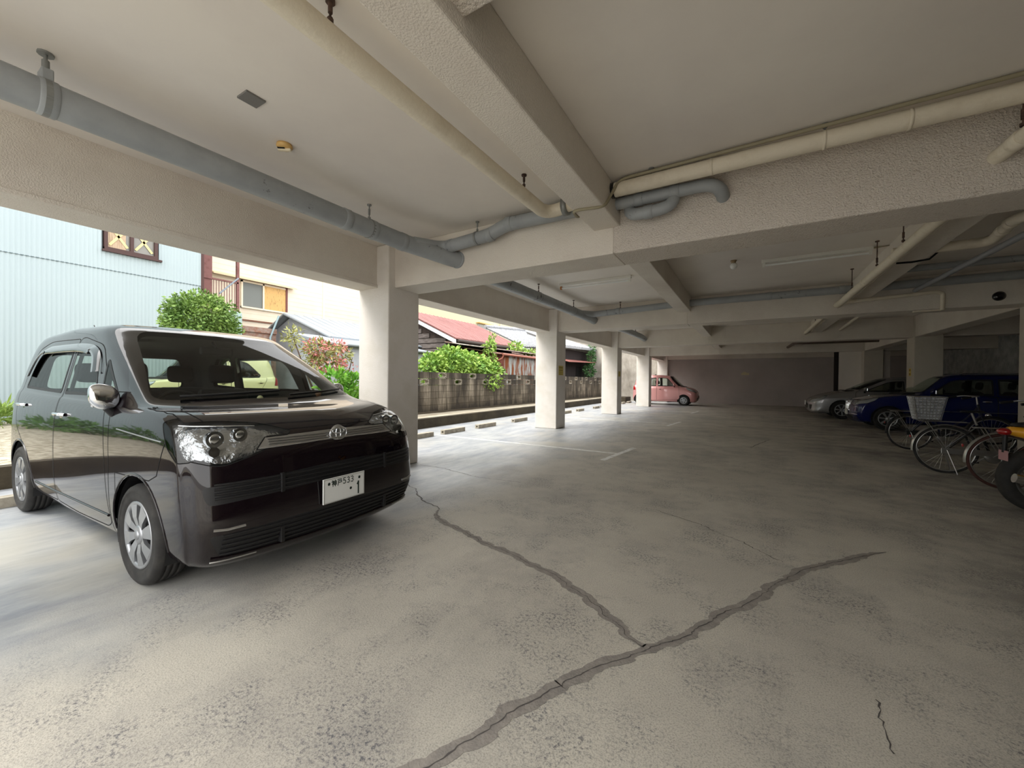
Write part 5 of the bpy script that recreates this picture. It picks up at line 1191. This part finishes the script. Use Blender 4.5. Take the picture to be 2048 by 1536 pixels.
        for yy, zz, rr_ in ((.56, .925, .040), (.68, .91, .046), (.70, .845, .028)):
            h, nn = B.hit((-1, sg * yy, zz), (1, 0, 0))
            c = h + Vector((.045, 0, 0))
            MB().tube([c + Vector((.03, 0, 0)), c + Vector((-.012, 0, 0))], [rr_ * .9, rr_], 20).build('lamp_bezel', M['chrome'] if yy < .7 else M['gloss_black'], bowl)
            MB().sphere(c + Vector((-.008, 0, 0)), rr_ * .70, 10, (.35, 1, 1)).build('bulb', M['gloss_black'] if yy == .70 else M['chrome'], bowl)
        surf_strip(B, [(sg * (.46 + .04 * i), .985 + .002 * i) for i in range(9)], 'F', .005, 'indicator_strip', M['chrome'], bowl, -.02)
    # emblem: three ovals
    h, nn = B.hit((-1, 0, .885), (1, 0, 0)); e = MB(); cx = h.x - .014
    MB().tube([(h.x, 0, .885), (h.x - .012, 0, .885)], [.058, .052], 24).build('emblem_base', M['silver_trim'], root)
    def oval(cy, cz, a, b, r):
        e.tube([(cx, cy + a * math.cos(t), cz + b * math.sin(t)) for t in [2 * PI * i / 28 for i in range(28)]], r, 6, closed=True)
    oval(0, .885, .066, .043, .0055); oval(0, .885, .019, .041, .005); oval(0, .902, .046, .018, .005)
    e.build('emblem', M['chrome'], root)
    h, nn = B.hit((-1, 0, .50), (1, 0, 0)); plate(root, h.x - .016, 0.0, .518)
    # wipers, antenna, inner mirror, ornaments on the dashboard
    for y0, y1 in ((.62, .02), (-.02, -.60)):
        P2 = []
        for i in range(9):
            yy = y0 + (y1 - y0) * i / 8; hh, n2 = B.hit((-1, yy, 1.12 + .004 * i), (1, 0, 0)); 
            if hh: P2.append(hh + n2 * .018)
        MB().tube(P2, .008, 6).build('wiper', M['blackplastic'], root)
    MB().tube([(3.02, .42, 1.66), (3.10, .43, 1.76)], .004, 6).build('antenna', M['blackplastic'], root)
    MB().rbox((1.70, -.13, 1.46), (1.73, .13, 1.53), .015).tube([(1.71, 0, 1.52), (1.78, 0, 1.58)], .012, 6).build('inner_mirror', M['blackplastic'], root)
    cabin(root, 0, ((2.0, (.37, -.37)), (2.95, (.37, -.37))), .72, .46, .37, 1.42, True, (1.0, 3.7))
    # small figurines on the dashboard
    d1 = MB().sphere((.98, .02, 1.10), .022, 8).sphere((.98, .02, 1.065), .026, 8).build('dashboard_figure', mat('ornament_ivory', (216, 206, 160), .5), root)
    d2 = MB().sphere((1.02, -.52, 1.12), .026, 8).sphere((1.02, -.52, 1.075), .03, 8).build('dashboard_figure', mat('ornament_brown', (120, 84, 62), .6), root)
    for x, st in ((WX[0], 0), (WX[1], 0)):
        for sg in (1, -1): make_wheel(root, x, sg * .755, .305, .305, .175, sg, 'spoke7', st, .205)
    return root
spade()

# other cars -----------------------------------------------------------
def generic_car(loc, rz, label, L, W, H, paint, nose=.72, cowlx=.95, cowlz=.98, hdr=1.75, belt=.95, rearx=.25, rtop=.5, wheels=(.8, 3.4), R_=.31, cap='seven', B_pillar=.5, bow=.12, corner=.28, side_only=None, wtop=.75,
                windows=None, lamp=None, grille='wide', plate_z=.45, detail=True, tail='R', text=False, rails=False, name='parked_car', group=None, hatchglass=True, interior=True):
    root = empty(name, loc, rz, label, 'car', group)
    w_ = W / 2; dz = .02
    def up(k): return w_ * k
    hz = nose
    rings = [(.12, L - .06, w_ - .07, .10, .22, .08, .2, (.17, .20, .20, .21, .24)),
             (.05, L - .02, w_ - .03, .10, .25, .08, .2, (.23, .25, .24, .27, .30)),
             (.00, L, w_ - .008, bow, corner, .09, .24, (.38, .40, .40, .42, .44)),
             (.01, L - .01, w_, bow, corner + .02, .09, .25, (hz - .18, .58, .60, .62, .62)),
             (.05, L - .02, w_, bow + .02, corner + .05, .09, .26, (hz - .08, min(.72, hz), belt - .16, belt - .12, belt - .15)),
             (.13, L - .03, w_ - .015, bow + .06, corner + .12, .09, .26, (hz, hz + .05, belt - .06, belt - .02, belt)),
             (cowlx * .38, L - .04, w_ - .04, bow + .10, corner + .16, .1, .26, (hz + (cowlz - hz) * .48, (hz + cowlz) / 2 + .03, belt - .01, belt + .03, belt + .05)),
             (cowlx * .72, L - .06, w_ - .065, bow + .12, corner + .12, .1, .26, (hz + (cowlz - hz) * .82, cowlz - .03, belt + .015, belt + .05, belt + .09)),
             (cowlx, L - .08, w_ - .085, bow + .12, corner + .06, .1, .26, (cowlz, cowlz + .02, belt + .035, belt + .06, belt + .12)),
             (cowlx + (hdr - cowlx) * .5, L - .08 - rearx * .45, w_ - .13, bow + .08, corner, .1, .26, (cowlz + (H - cowlz) * .52, (belt + H) / 2 - .02, (belt + H) / 2, (belt + H) / 2, (belt + H) / 2 + .02)),
             (hdr - .12, L - .1 - rearx * .85, w_ - .19, bow + .02, corner - .04, .1, .28, (H - .10, H - .12, H - .10, H - .12, H - .13)),
             (hdr + .12, L - .18 - rearx, w_ - .26, bow, corner - .06, .1, .28, (H - .035, H - .04, H - .035, H - .05, H - .07)),
             (hdr + .35, L - .4 - rearx, w_ * .5, .1, .18, .1, .2, (H - .012, H - .01, H - .01, H - .02, H - .04)),
             (hdr + .6, L - .8 - rearx, w_ * .2, .06, .1, .06, .1, (H - .004, H - .002, H, H - .005, H - .02)),
             (hdr + .8, L - 1.0 - rearx, .001, .02, .05, .02, .05, (H, H, H + .001, H, H - .012))]
    B = Body(rings, 6, 5); AR = R_ + .045
    for s in ('R', 'L'):
        for x in wheels: B.region('hole', circ(x, R_ + .0, AR, 26), s)
    B.region('windshield', rounded([(-w_ + .17, cowlz + .03), (-w_ + .27, H - .09), (w_ - .27, H - .09), (w_ - .17, cowlz + .03)], [.05, .08, .08, .05]), 'F', (cowlx - .3, hdr + .4), (cowlz, H - .04))
    B.region('rear_window', rounded([(-w_ + .2, belt + .1), (-w_ + .27, H - .16), (w_ - .27, H - .16), (w_ - .2, belt + .1)], .07), 'B', (L - 1.6, L + .2), (belt + .03, H - .08))
    bt = belt + .05; ap = cowlx + .42; tp_ = H - .165; rc = L - .34 - rearx; bp = ap + (rc - ap) * B_pillar
    for s in ('R', 'L'):
        B.region('door_front#' + s, rounded([(ap - .28, .32), (ap - .24, bt - .03), (hdr + .05, H - .10), (bp + .05, H - .085), (bp + .06, .27)], [.05, .05, .1, .03, .03]), s)
        B.region('door_rear#' + s, rounded([(bp + .065, .27), (bp + .055, H - .085), (rc - .25, H - .10), (rc + .05, bt), (wheels[1] - .18, R_ + AR + .02), (wheels[1] - AR - .04, .42), (wheels[1] - AR - .06, .27)], [.02, .03, .1, .1, .1, .1, .02]), s)
        B.region('window_front#' + s, rounded([(ap, bt), (hdr + .12, tp_ - .02), (bp, tp_), (bp, bt)], [.03, .12, .02, .02]), s)
        B.region('window_rear#' + s, rounded([(bp + .11, bt), (bp + .11, tp_), (rc - .45, tp_ - .02), (rc - .12, bt + .05), (rc - .17, bt)], [.02, .02, .12, .04, .03]), s)
        B.region('taillight#' + s, rounded([(L - .24, belt - .18), (L - .17, belt + .10), (L + .1, belt + .12), (L + .1, belt - .18)], .02), s, (L - .5, L + .1), None, ('body_shell',))
    B.region('hood', rounded([(-w_ + .2, .20), (-w_ + .14, cowlx + .05), (0, cowlx - .03), (w_ - .14, cowlx + .05), (w_ - .2, .20), (0, .07)], .08), 'T', (.0, cowlx + .2), (hz + .005, cowlz + .05))
    lamp = lamp or [(.42, hz - .13), (.46, hz - .04), (.70, hz + .03), (.78, hz + .02), (.80, hz - .10), (.62, hz - .16)]
    for s, sg in (('R', 1), ('L', -1)):
        B.region('headlight#' + s, rounded([(y * sg * w_ / .85, z) for y, z in lamp], .04), 'F', (-.1, .9), None, ('body_shell', 'hood'))
        B.region('headlight#' + s, rounded([(.12, hz - .11), (.12, hz + .03), (.36, hz + .075), (.56, hz + .10), (.46, hz + .0), (.30, hz - .08)], .03), s, (.05, .62), None, ('body_shell', 'hood'))
    if grille == 'wide':      # five-cornered low intake with side intakes
        B.region('grille', rounded([(-.42, hz - .26), (-.36, hz - .38), (.36, hz - .38), (.42, hz - .26), (.38, hz - .20), (-.38, hz - .20)], .04), 'F', (-.2, .5))
        for sg in (1, -1): B.region('side_intake', rounded([(sg * .50, hz - .24), (sg * .70, hz - .24), (sg * .66, hz - .40), (sg * .54, hz - .42)], .03), 'F', (-.2, .7))
    elif grille == 'upright': # tall upright chrome grille
        B.region('grille', rounded([(-.20, hz - .30), (-.24, hz - .04), (.24, hz - .04), (.20, hz - .30)], .03), 'F', (-.2, .5))
        B.region('lower_intake', rounded([(-.5, .26), (-.5, .36), (.5, .36), (.5, .26)], .02), 'F', (-.2, .6))
    else:
        B.region('grille', rounded([(-.28, hz - .13), (-.30, hz - .08), (.30, hz - .08), (.28, hz - .13)], .02), 'F', (-.2, .5))
        B.region('lower_intake', rounded([(-.45, .28), (-.42, .42), (.42, .42), (.45, .28)], .04), 'F', (-.2, .6))
    mats = {'windshield': M['glass'], 'rear_window': M['glass'], 'window_front': M['glass'], 'window_rear': M['glass'], 'grille': M['gloss_black'], 'side_intake': M['blackplastic'], 'lower_intake': M['blackplastic'],
            'headlight': mat('lamp_lens', (176, 182, 186), .12, metal=.5, coat=1, bump=(30, .5, .01)), 'taillight': mat('tail_red', (150, 16, 18), .15, coat=1)}
    for k in ('door_front', 'door_rear', 'hood'): mats[k] = paint
    B.finish(root, mats, default=paint)
    win = lambda n: n.split('#')[0] in ('window_front', 'window_rear', 'rear_window', 'windshield')
    solid = lambda n: n.split('#')[0] in ('body_shell', 'door_front', 'door_rear', 'hood', 'taillight', 'headlight')
    B.seam(lambda a, b: solid(a) and solid(b), .004, .0012, 'panel_gap', M['dark'], root)
    for wn_ in [n for n in B.names if win(n)]: B.seam(lambda a, b: (a == wn_) != (b == wn_), .014, .0015, 'window_seal', M['blackplastic'], root)
    B.inner(.035, .30, ('windshield', 'window_front', 'window_rear', 'rear_window', 'hole', 'grille', 'side_intake', 'lower_intake'), 'inner_trim', M['interior'], root)
    for x in wheels:
        for sg in (1, -1): arch(root, B, x, R_, AR, w_ - .012, M['blackplastic'], sg)
    MB().box((.3, -w_ + .14, .18), (L - .15, w_ - .14, .24)).build('underbody', M['blackplastic'], root)
    for s, sg in (('R', 1), ('L', -1)):
        handle(B, root, bp - .12, belt - .11, sg, M['chrome'] if detail else paint, .15); handle(B, root, rc - .15, belt - .09, sg, M['chrome'] if detail else paint, .15)
        mirror_part(root, ap - .02, sg * (w_ - .09), belt + .11, sg, M['blackplastic'], paint)
        if rails:
            P = []
            for i in range(12):
                h, nn = B.hit((hdr + .35 + i * .17, sg * (w_ - .30), 3), (0, 0, -1))
                if h: P.append(h + Vector((0, 0, .03)))
            if len(P) > 2: MB().tube([P[0] - Vector((.05, 0, .03))] + P + [P[-1] + Vector((.05, 0, -.03))], .014, 8).build('roof_rail', M['chrome'], root)
            surf_strip(B, [(.7 + i * .12, .56) for i in range(int((L - 1.3) / .12))], s, .008, 'side_molding', M['chrome'], root, .004)
    if grille == 'upright':
        for yy in [-.18 + i * .03 for i in range(13)]: surf_strip(B, [(yy, hz - .29 + k * .05) for k in range(6)], 'F', .005, 'grille_bar', M['chrome'], root, .006)
        surf_strip(B, [(-.21, hz - .30), (-.235, hz - .15), (-.25, hz - .04), (0, hz - .03), (.25, hz - .04), (.235, hz - .15), (.21, hz - .30), (0, hz - .305), (-.21, hz - .30)], 'F', .012, 'grille_frame', M['chrome'], root, .006)
        surf_strip(B, [(-.78 + i * .078, .40) for i in range(21)], 'F', .016, 'bumper_trim', M['chrome'], root, .008)
        for sg in (1, -1):
            h, nn = B.hit((-1, sg * .56, hz - .08), (1, 0, 0)); MB().tube([h + Vector((.02, 0, 0)), h - Vector((.03, 0, 0))], [.085, .08], 20).build('round_lamp', M['chrome'], root)
    elif grille == 'wide':
        slats(B, [hz - .34, hz - .30, hz - .25], -.36, .36, .006, 'grille_slats', M['blackplastic'], root, .004)
        surf_strip(B, [(-.42, hz - .26), (-.36, hz - .38), (0, hz - .385), (.36, hz - .38), (.42, hz - .26)], 'F', .006, 'grille_trim', M['chrome'], root, .003)
    h, nn = B.hit((-1, 0, plate_z), (1, 0, 0))
    if h: plate(root, h.x - .016, 0, plate_z, text=text)
    if interior: cabin(root, 0, ((ap + .55, (w_ * .45, -w_ * .45)), (min(ap + 1.4, rc - .55), (w_ * .45, -w_ * .45))), w_ - .14, .38, w_ * .45, ap + .02, True, (cowlx, L - .3))
    for x in wheels:
        for sg in (1, -1): make_wheel(root, x, sg * (w_ - .095), R_, R_, .175, sg, cap, 0)
    return root
pinkp = paint_mat('salmon_pink_paint', (206, 150, 148), .3, .25); silv = paint_mat('silver_paint', (150, 150, 150), .35, .6); blu = paint_mat('deep_blue_paint', (14, 24, 82), .25, .1); creamp = paint_mat('cream_paint', (226, 222, 170), .35)
generic_car((-2.33, 23.54, 0), PI, 'small salmon pink hatchback parked nose right in the far left bay', 3.40, 1.475, 1.64, pinkp, nose=.84, cowlx=.72, cowlz=1.02, hdr=1.38, belt=.98, rearx=.12, wheels=(.66, 2.94), R_=.275, cap='cover', B_pillar=.46, grille='small', detail=False, name='kei_car')
generic_car((1.86, 18.87, 0), 0, 'silver hatchback with a wide dark grille parked nose left at the back right', 4.45, 1.755, 1.50, silv, nose=.72, cowlx=1.15, cowlz=1.02, hdr=2.10, belt=.94, rearx=.45, wheels=(.95, 3.58), R_=.315, cap='seven', B_pillar=.48, bow=.18, corner=.34, grille='wide', plate_z=.52, name='parked_car')
generic_car((2.50, 15.25, 0), 0, 'deep blue estate car with an upright chrome grille, parked behind the bicycles', 4.55, 1.70, 1.54, blu, nose=.80, cowlx=1.15, cowlz=1.0, hdr=1.85, belt=.94, rearx=.22, wheels=(.72, 3.34), R_=.31, cap='seven', B_pillar=.45, bow=.08, corner=.22, grille='upright', rails=True, plate_z=.44, name='parked_car')
generic_car((-12.25, 3.1, .25), PI / 2, 'cream small car on the gravel, seen only through the windows of the black car', 3.40, 1.475, 1.62, creamp, nose=.84, cowlx=.78, cowlz=1.0, hdr=1.42, belt=.98, rearx=.12, wheels=(.66, 2.94), R_=.275, cap='cover', B_pillar=.46, grille='small', detail=False, name='kei_car')
# bicycles and motorcycle ----------------------------------------------
def cyc_wheel(root, x, r=.335, tyre=M['rubber'], rimm=M['silver_trim'], nsp=32, wd=.017):
    c = Vector((x, 0, r)); X, Z = Vector((1, 0, 0)), Vector((0, 0, 1))
    t = MB().tube(arc(c, r - wd, 0, 2 * PI, X, Z, 48)[:-1], wd, 10, closed=True).build('tire', tyre, root)
    MB().tube(arc(c, r - wd * 2.1, 0, 2 * PI, X, Z, 48)[:-1], .010, 8, closed=True).build('rim', rimm, t)
    MB().tube([c - Vector((0, .05, 0)), c - Vector((0, .03, 0)), c + Vector((0, .03, 0)), c + Vector((0, .05, 0))], [.012, .022, .022, .012], 12).build('hub', rimm, t)
    sp = MB()
    for k in range(nsp):
        a = 2 * PI * k / nsp; s = 1 if k % 2 else -1; b = a + .5 * (1 if k % 4 < 2 else -1)
        sp.tube([c + X * .02 * math.cos(b) + Z * .02 * math.sin(b) + Vector((0, s * .028, 0)), c + (X * math.cos(a) + Z * math.sin(a)) * (r - wd * 2.3)], .0013, 4, caps=False)
    sp.build('spokes', rimm, t); return t
def bicycle(loc, rz, label, frame, fender, basket=None, tyre=None, saddle_m=None, step=True, basket_rear=False):
    root = empty('bicycle', loc, rz, label, 'bicycle', 'bicycles parked on the right'); r = .335; WB = 1.08
    cyc_wheel(root, 0, r, tyre or M['rubber']); cyc_wheel(root, WB, r, tyre or M['rubber'])
    bb, st, sp_, ht, hb = Vector((.44, 0, .28)), Vector((.30, 0, .70)), Vector((.25, 0, .86)), Vector((.90, 0, .90)), Vector((.945, 0, .66))
    f = MB()
    f.tube([bb, st], .016, 10).tube(bez([hb + Vector((-.01, 0, .03)), (.70, 0, .30), bb], 8) if step else [hb, bb], .019, 10).tube(bez([ht - Vector((0, 0, .06)), (.66, 0, .42), (.38, 0, .46)], 8) if step else [ht, st], .014, 10).tube([hb, ht], .020, 10)
    for s in (-1, 1):
        f.tube([(bb.x, s * .03, bb.z), (0, s * .055, r)], .009, 8).tube([(st.x, s * .012, st.z - .03), (0, s * .055, r)], .008, 8)
    f.build('frame', frame, root)
    k = MB()
    for s in (-1, 1): k.tube(bez([(hb.x + .005, s * .045, hb.z - .02), (.99, s * .055, .45), (WB, s * .05, r)], 8), .010, 8)
    k.tube([(hb.x + .004, -.05, hb.z - .015), (hb.x + .004, .05, hb.z - .015)], .014, 8).build('fork', frame, root)
    hbz = 1.03
    MB().tube([ht, (.885, 0, hbz)], .012, 8).tube(bend([(.62, .27, hbz - .02), (.80, .26, hbz + .02), (.90, .05, hbz + .01), (.90, -.05, hbz + .01), (.80, -.26, hbz + .02), (.62, -.27, hbz - .02)], .08), .011, 8).build('handlebar', M['silver_trim'], root)
    for s in (-1, 1): MB().tube([(.60, s * .272, hbz - .022), (.72, s * .265, hbz)], .017, 10).build('grip', M['blackplastic'], root)
    MB().tube([st, sp_], .013, 8).build('seat_post', M['silver_trim'], root)
    sm = MB().add([(sp_.x - .13, .09, .90), (sp_.x - .13, -.09, .90), (sp_.x, -.075, .905), (sp_.x + .14, -.022, .90), (sp_.x + .14, .022, .90), (sp_.x, .075, .905), (sp_.x - .12, .07, .86), (sp_.x - .12, -.07, .86), (sp_.x, -.055, .87), (sp_.x + .13, -.018, .875), (sp_.x + .13, .018, .875), (sp_.x, .055, .87)],
                  [(0, 1, 2, 5), (5, 2, 3, 4), (7, 6, 11, 8), (8, 11, 10, 9), (0, 6, 7, 1), (1, 7, 8, 2), (2, 8, 9, 3), (3, 9, 10, 4), (4, 10, 11, 5), (5, 11, 6, 0)], True).build('saddle', saddle_m or M['blackplastic'], root)
    m_ = sm.modifiers.new('s', 'SUBSURF'); m_.levels = 1; m_.render_levels = 2
    MB().lathe([(.0, -.006), (.075, -.006), (.085, 0), (.075, .006), (0, .006)], 28, Matrix.Translation((bb.x, -.045, bb.z)) @ Matrix.Rotation(PI / 2, 4, 'X')).build('chainring', M['silver_trim'], root)
    for s, a in ((-1, .7), (1, .7 + PI)):
        c = MB().tube([(bb.x, s * .065, bb.z), (bb.x + .17 * math.cos(a), s * .075, bb.z + .17 * math.sin(a))], .009, 6).build('crank', M['silver_trim'], root)
        MB().rbox((bb.x + .17 * math.cos(a) - .045, s * .12 - .04, bb.z + .17 * math.sin(a) - .012), (bb.x + .17 * math.cos(a) + .045, s * .12 + .04, bb.z + .17 * math.sin(a) + .012), .005).build('pedal', M['blackplastic'], c)
    MB().rbox((-.06, -.062, r - .05), (bb.x + .08, -.052, bb.z + .085), .02).build('chain_guard', fender, root)
    def fend(cx, a0, a1, nm):
        vs = []; n = 22
        for i in range(n + 1):
            a = a0 + (a1 - a0) * i / n
            for yy, dr in ((-.026, -.010), (-.014, .004), (0, .008), (.014, .004), (.026, -.010)): vs.append((cx + (r + .018 + dr) * math.cos(a), yy, r + (r + .018 + dr) * math.sin(a)))
        MB().add(vs, [(5 * i + j, 5 * i + j + 1, 5 * i + j + 6, 5 * i + j + 5) for i in range(n) for j in range(4)], True).build(nm, fender, root)
    fend(0, .35, PI + .12, 'rear_mudguard'); fend(WB, .55, PI - .35 + .5, 'front_mudguard')
    st_ = MB()
    for s in (-1, 1): st_.tube([(.0, s * .06, r), (.09, s * .12, .012)], .008, 8)
    st_.tube([(.09, -.12, .012), (.09, .12, .012)], .008, 8).build('kickstand', M['silver_trim'], root)
    ck = MB().tube(bend([(.22, .05, .73), (-.28, .055, .73), (-.28, -.055, .73), (.22, -.05, .73)], .04), .005, 6)
    for yy in (-.02, .02): ck.tube([(.2, yy, .73), (-.28, yy, .73)], .004, 6)
    for s in (-1, 1): ck.tube([(-.2, s * .052, .73), (0, s * .06, r)], .005, 6)
    ck.build('carrier', M['silver_trim'], root)
    MB().sphere((-r - .03, 0, .50), .022, 8, (.5, 1, 1)).build('reflector', mat('tail_red', (150, 16, 18), .15, coat=1), root)
    MB().sphere((WB - .02, .06, .70), .035, 10, (1.2, 1, 1)).build('lamp', M['chrome'], root)
    if basket:
        bx, bz = (-.20, .75) if basket_rear else (1.06, .74)
        h = .30 if not basket_rear else .33; bk = MB(); n = 10
        for lev in range(9):
            t = lev / 8; hx = .12 + .05 * t; hy = .12 + .05 * t; z = bz + h * t
            bk.tube(bend([(bx - hx, -hy, z), (bx + hx, -hy, z), (bx + hx, hy, z), (bx - hx, hy, z), (bx - hx, -hy, z)], .03, 3), .0035 if lev < 8 else .006, 5)
        for q in range(9):
            u = -1 + 2 * q / 8
            for (x0, y0) in ((u, -1), (u, 1), (-1, u), (1, u)):
                bk.tube([(bx + .12 * x0, .12 * y0, bz), (bx + .17 * x0, .17 * y0, bz + h)], .003, 5)
            bk.tube([(bx + .12 * u, -.12, bz), (bx + .12 * u, .12, bz)], .003, 5); bk.tube([(bx - .12, .12 * u, bz), (bx + .12, .12 * u, bz)], .003, 5)
        b_ = bk.build('basket', basket, root)
        if basket_rear:   # pale liner bag inside
            vs = []
            for t, z in ((0, bz + .01), (1, bz + h - .01)):
                hx = .11 + .045 * t
                vs += [(bx - hx, -hx, z), (bx + hx, -hx, z), (bx + hx, hx, z), (bx - hx, hx, z)]
            MB().add(vs, [(0, 1, 5, 4), (1, 2, 6, 5), (2, 3, 7, 6), (3, 0, 4, 7), (0, 3, 2, 1)]).build('basket_liner', mat('grey_mesh_liner', (168, 170, 174), .8, var=(30, .4, .6), col2=(120, 122, 126)), b_)
    return root
blk = mat('black_frame_paint', (18, 18, 22), .25, coat=1); navy = mat('navy_frame_paint', (24, 30, 58), .25, coat=1); mar = mat('maroon_frame_paint', (74, 20, 24), .25, coat=1)
bicycle((2.66, 10.5, 0), .03, 'navy bicycle farthest back, in front of the blue car', navy, M['blackplastic'])
bicycle((2.40, 8.0, 0), -.02, 'black bicycle with a pale rear basket, in the middle of the row', blk, M['silver_trim'], M['silver_trim'], basket_rear=True)
bicycle((2.66, 7.15, 0), .0, 'maroon bicycle with chrome mudguards, nearest of the bicycles', mar, M['silver_trim'], None, mat('brown_tyre', (70, 42, 36), .8))
def motorcycle(loc, rz, label):
    root = empty('motorcycle', loc, rz, label, 'motorcycle'); WB = 1.3
    fm = mat('dark_engine', (40, 40, 42), .4, metal=.7); yel = mat('yellow_panel', (226, 160, 30), .25, coat=1)
    for x, r, wd in ((0, .32, .075), (WB, .30, .06)):
        c = Matrix.Translation((x, 0, r)) @ Matrix.Rotation(PI / 2, 4, 'X')
        t = MB().lathe([(r - .11, -wd * .7), (r - .06, -wd), (r - .02, -wd * .8), (r, -wd * .3), (r, wd * .3), (r - .02, wd * .8), (r - .06, wd), (r - .11, wd * .7)], 44, c).build('tire', M['rubber'], root)
        MB().lathe([(r - .11, -wd * .7), (r - .14, -wd * .5), (r - .14, wd * .5), (r - .11, wd * .7)], 40, c).build('rim', M['silver_trim'], t)
        sp = MB()
        for k in range(5):
            a = 2 * PI * k / 5; sp.rbox((.03, -.012, -.018), (r - .125, .012, .018), .005, Matrix.Translation((x, 0, r)) @ Matrix.Rotation(a, 4, 'Y'))
        sp.build('spokes', M['silver_trim'], t)
        MB().lathe([(.05, .05), (.11, .05), (.11, .056), (.05, .056)], 24, c).build('brake_disc', M['galv'], t)
    MB().tube([(0, .09, .32), (.5, .1, .38)], .022, 8).tube([(0, -.09, .32), (.5, -.1, .38)], .022, 8).build('swingarm', fm, root)
    for s in (-1, 1): MB().tube([(.02, s * .12, .36), (.20, s * .13, .68)], .024, 10).tube([(.06, s * .121, .42), (.18, s * .129, .62)], .032, 10).build('shock_absorber', M['silver_trim'], root)
    MB().rbox((.48, -.16, .18), (.88, .16, .52), .05).rbox((.62, -.12, .5), (.84, .12, .66), .04).build('engine', fm, root)
    MB().tube(bend([(.85, -.14, .35), (.7, -.17, .2), (.1, -.18, .26), (-.25, -.19, .34)], .1), [.025] * 8 + [.025] * 8, 10).tube([(.22, -.185, .25), (-.28, -.195, .36)], .045, 12).build('exhaust', M['chrome'], root)
    # tail and side panels
    def loft(secs, nm, m):
        vs = []; n = 12
        for (x, y, z, ry, rz_) in secs:
            for j in range(n):
                a = 2 * PI * j / n; vs.append((x, y + ry * math.cos(a), z + rz_ * math.sin(a)))
        k = len(secs); fs = [(i * n + j, i * n + (j + 1) % n, (i + 1) * n + (j + 1) % n, (i + 1) * n + j) for i in range(k - 1) for j in range(n)] + [tuple(range(n)), tuple(range((k - 1) * n, k * n))]
        return MB().add(vs, fs, True).build(nm, m, root)
    loft([(-.24, 0, .80, .06, .04), (-.08, 0, .78, .12, .07), (.2, 0, .73, .15, .09), (.5, 0, .70, .15, .10), (.62, 0, .70, .12, .08)], 'tail_panel', yel)
    loft([(-.20, 0, .86, .07, .02), (-.05, 0, .865, .13, .035), (.3, 0, .855, .16, .045), (.58, 0, .84, .13, .04), (.66, 0, .84, .08, .03)], 'seat', M['blackplastic'])
    loft([(.60, 0, .84, .10, .08), (.72, 0, .90, .15, .12), (.92, 0, .92, .15, .12), (1.08, 0, .88, .08, .08)], 'fuel_tank', yel)
    MB().sphere((-.27, 0, .79), .055, 10, (.9, 1.3, .7)).build('tail_lamp', mat('tail_red', (150, 16, 18), .15, coat=1), root)
    p_ = MB().rbox((-.275, -.075, .50), (-.268, .075, .60), .003, None).build('number_plate', mat('pink_plate', (170, 128, 130), .5), root)
    MB().tube([(-.26, 0, .76), (-.265, 0, .58)], .02, 6).build('plate_bracket', M['blackplastic'], root)
    for s in (-1, 1): MB().tube([(WB, s * .09, .30), (1.12, s * .09, .95)], .022, 10).build('fork_leg', M['silver_trim'], root)
    MB().tube(bend([(.95, .36, 1.04), (1.05, .26, 1.06), (1.1, .05, 1.0), (1.1, -.05, 1.0), (1.05, -.26, 1.06), (.95, -.36, 1.04)], .06), .012, 8).build('handlebar', M['silver_trim'], root)
    MB().sphere((1.2, 0, .88), .09, 12, (.8, 1, 1)).build('headlamp', M['chrome'], root)
    for s in (-1, 1): MB().tube([(1.0, s * .3, 1.05), (.98, s * .36, 1.2)], .006, 6).sphere((.98, s * .38, 1.22), .05, 8, (.3, 1.2, .8)).build('mirror', M['blackplastic'], root)
    MB().tube([(.55, .12, .25), (.50, .26, .012)], .012, 8).build('kickstand', fm, root)
    vs = []
    for i in range(15):
        a = .5 + (PI - .9) * i / 14
        for yy in (-.07, .07): vs.append((WB + .34 * math.cos(a), yy, .30 + .34 * math.sin(a)))
    MB().add(vs, [(2 * i, 2 * i + 1, 2 * i + 3, 2 * i + 2) for i in range(14)], True).build('front_mudguard', yel, root)
    return root
motorcycle((2.48, 6.0, 0), .05, 'motorcycle with yellow panels and a red tail lamp, cut off by the right edge')
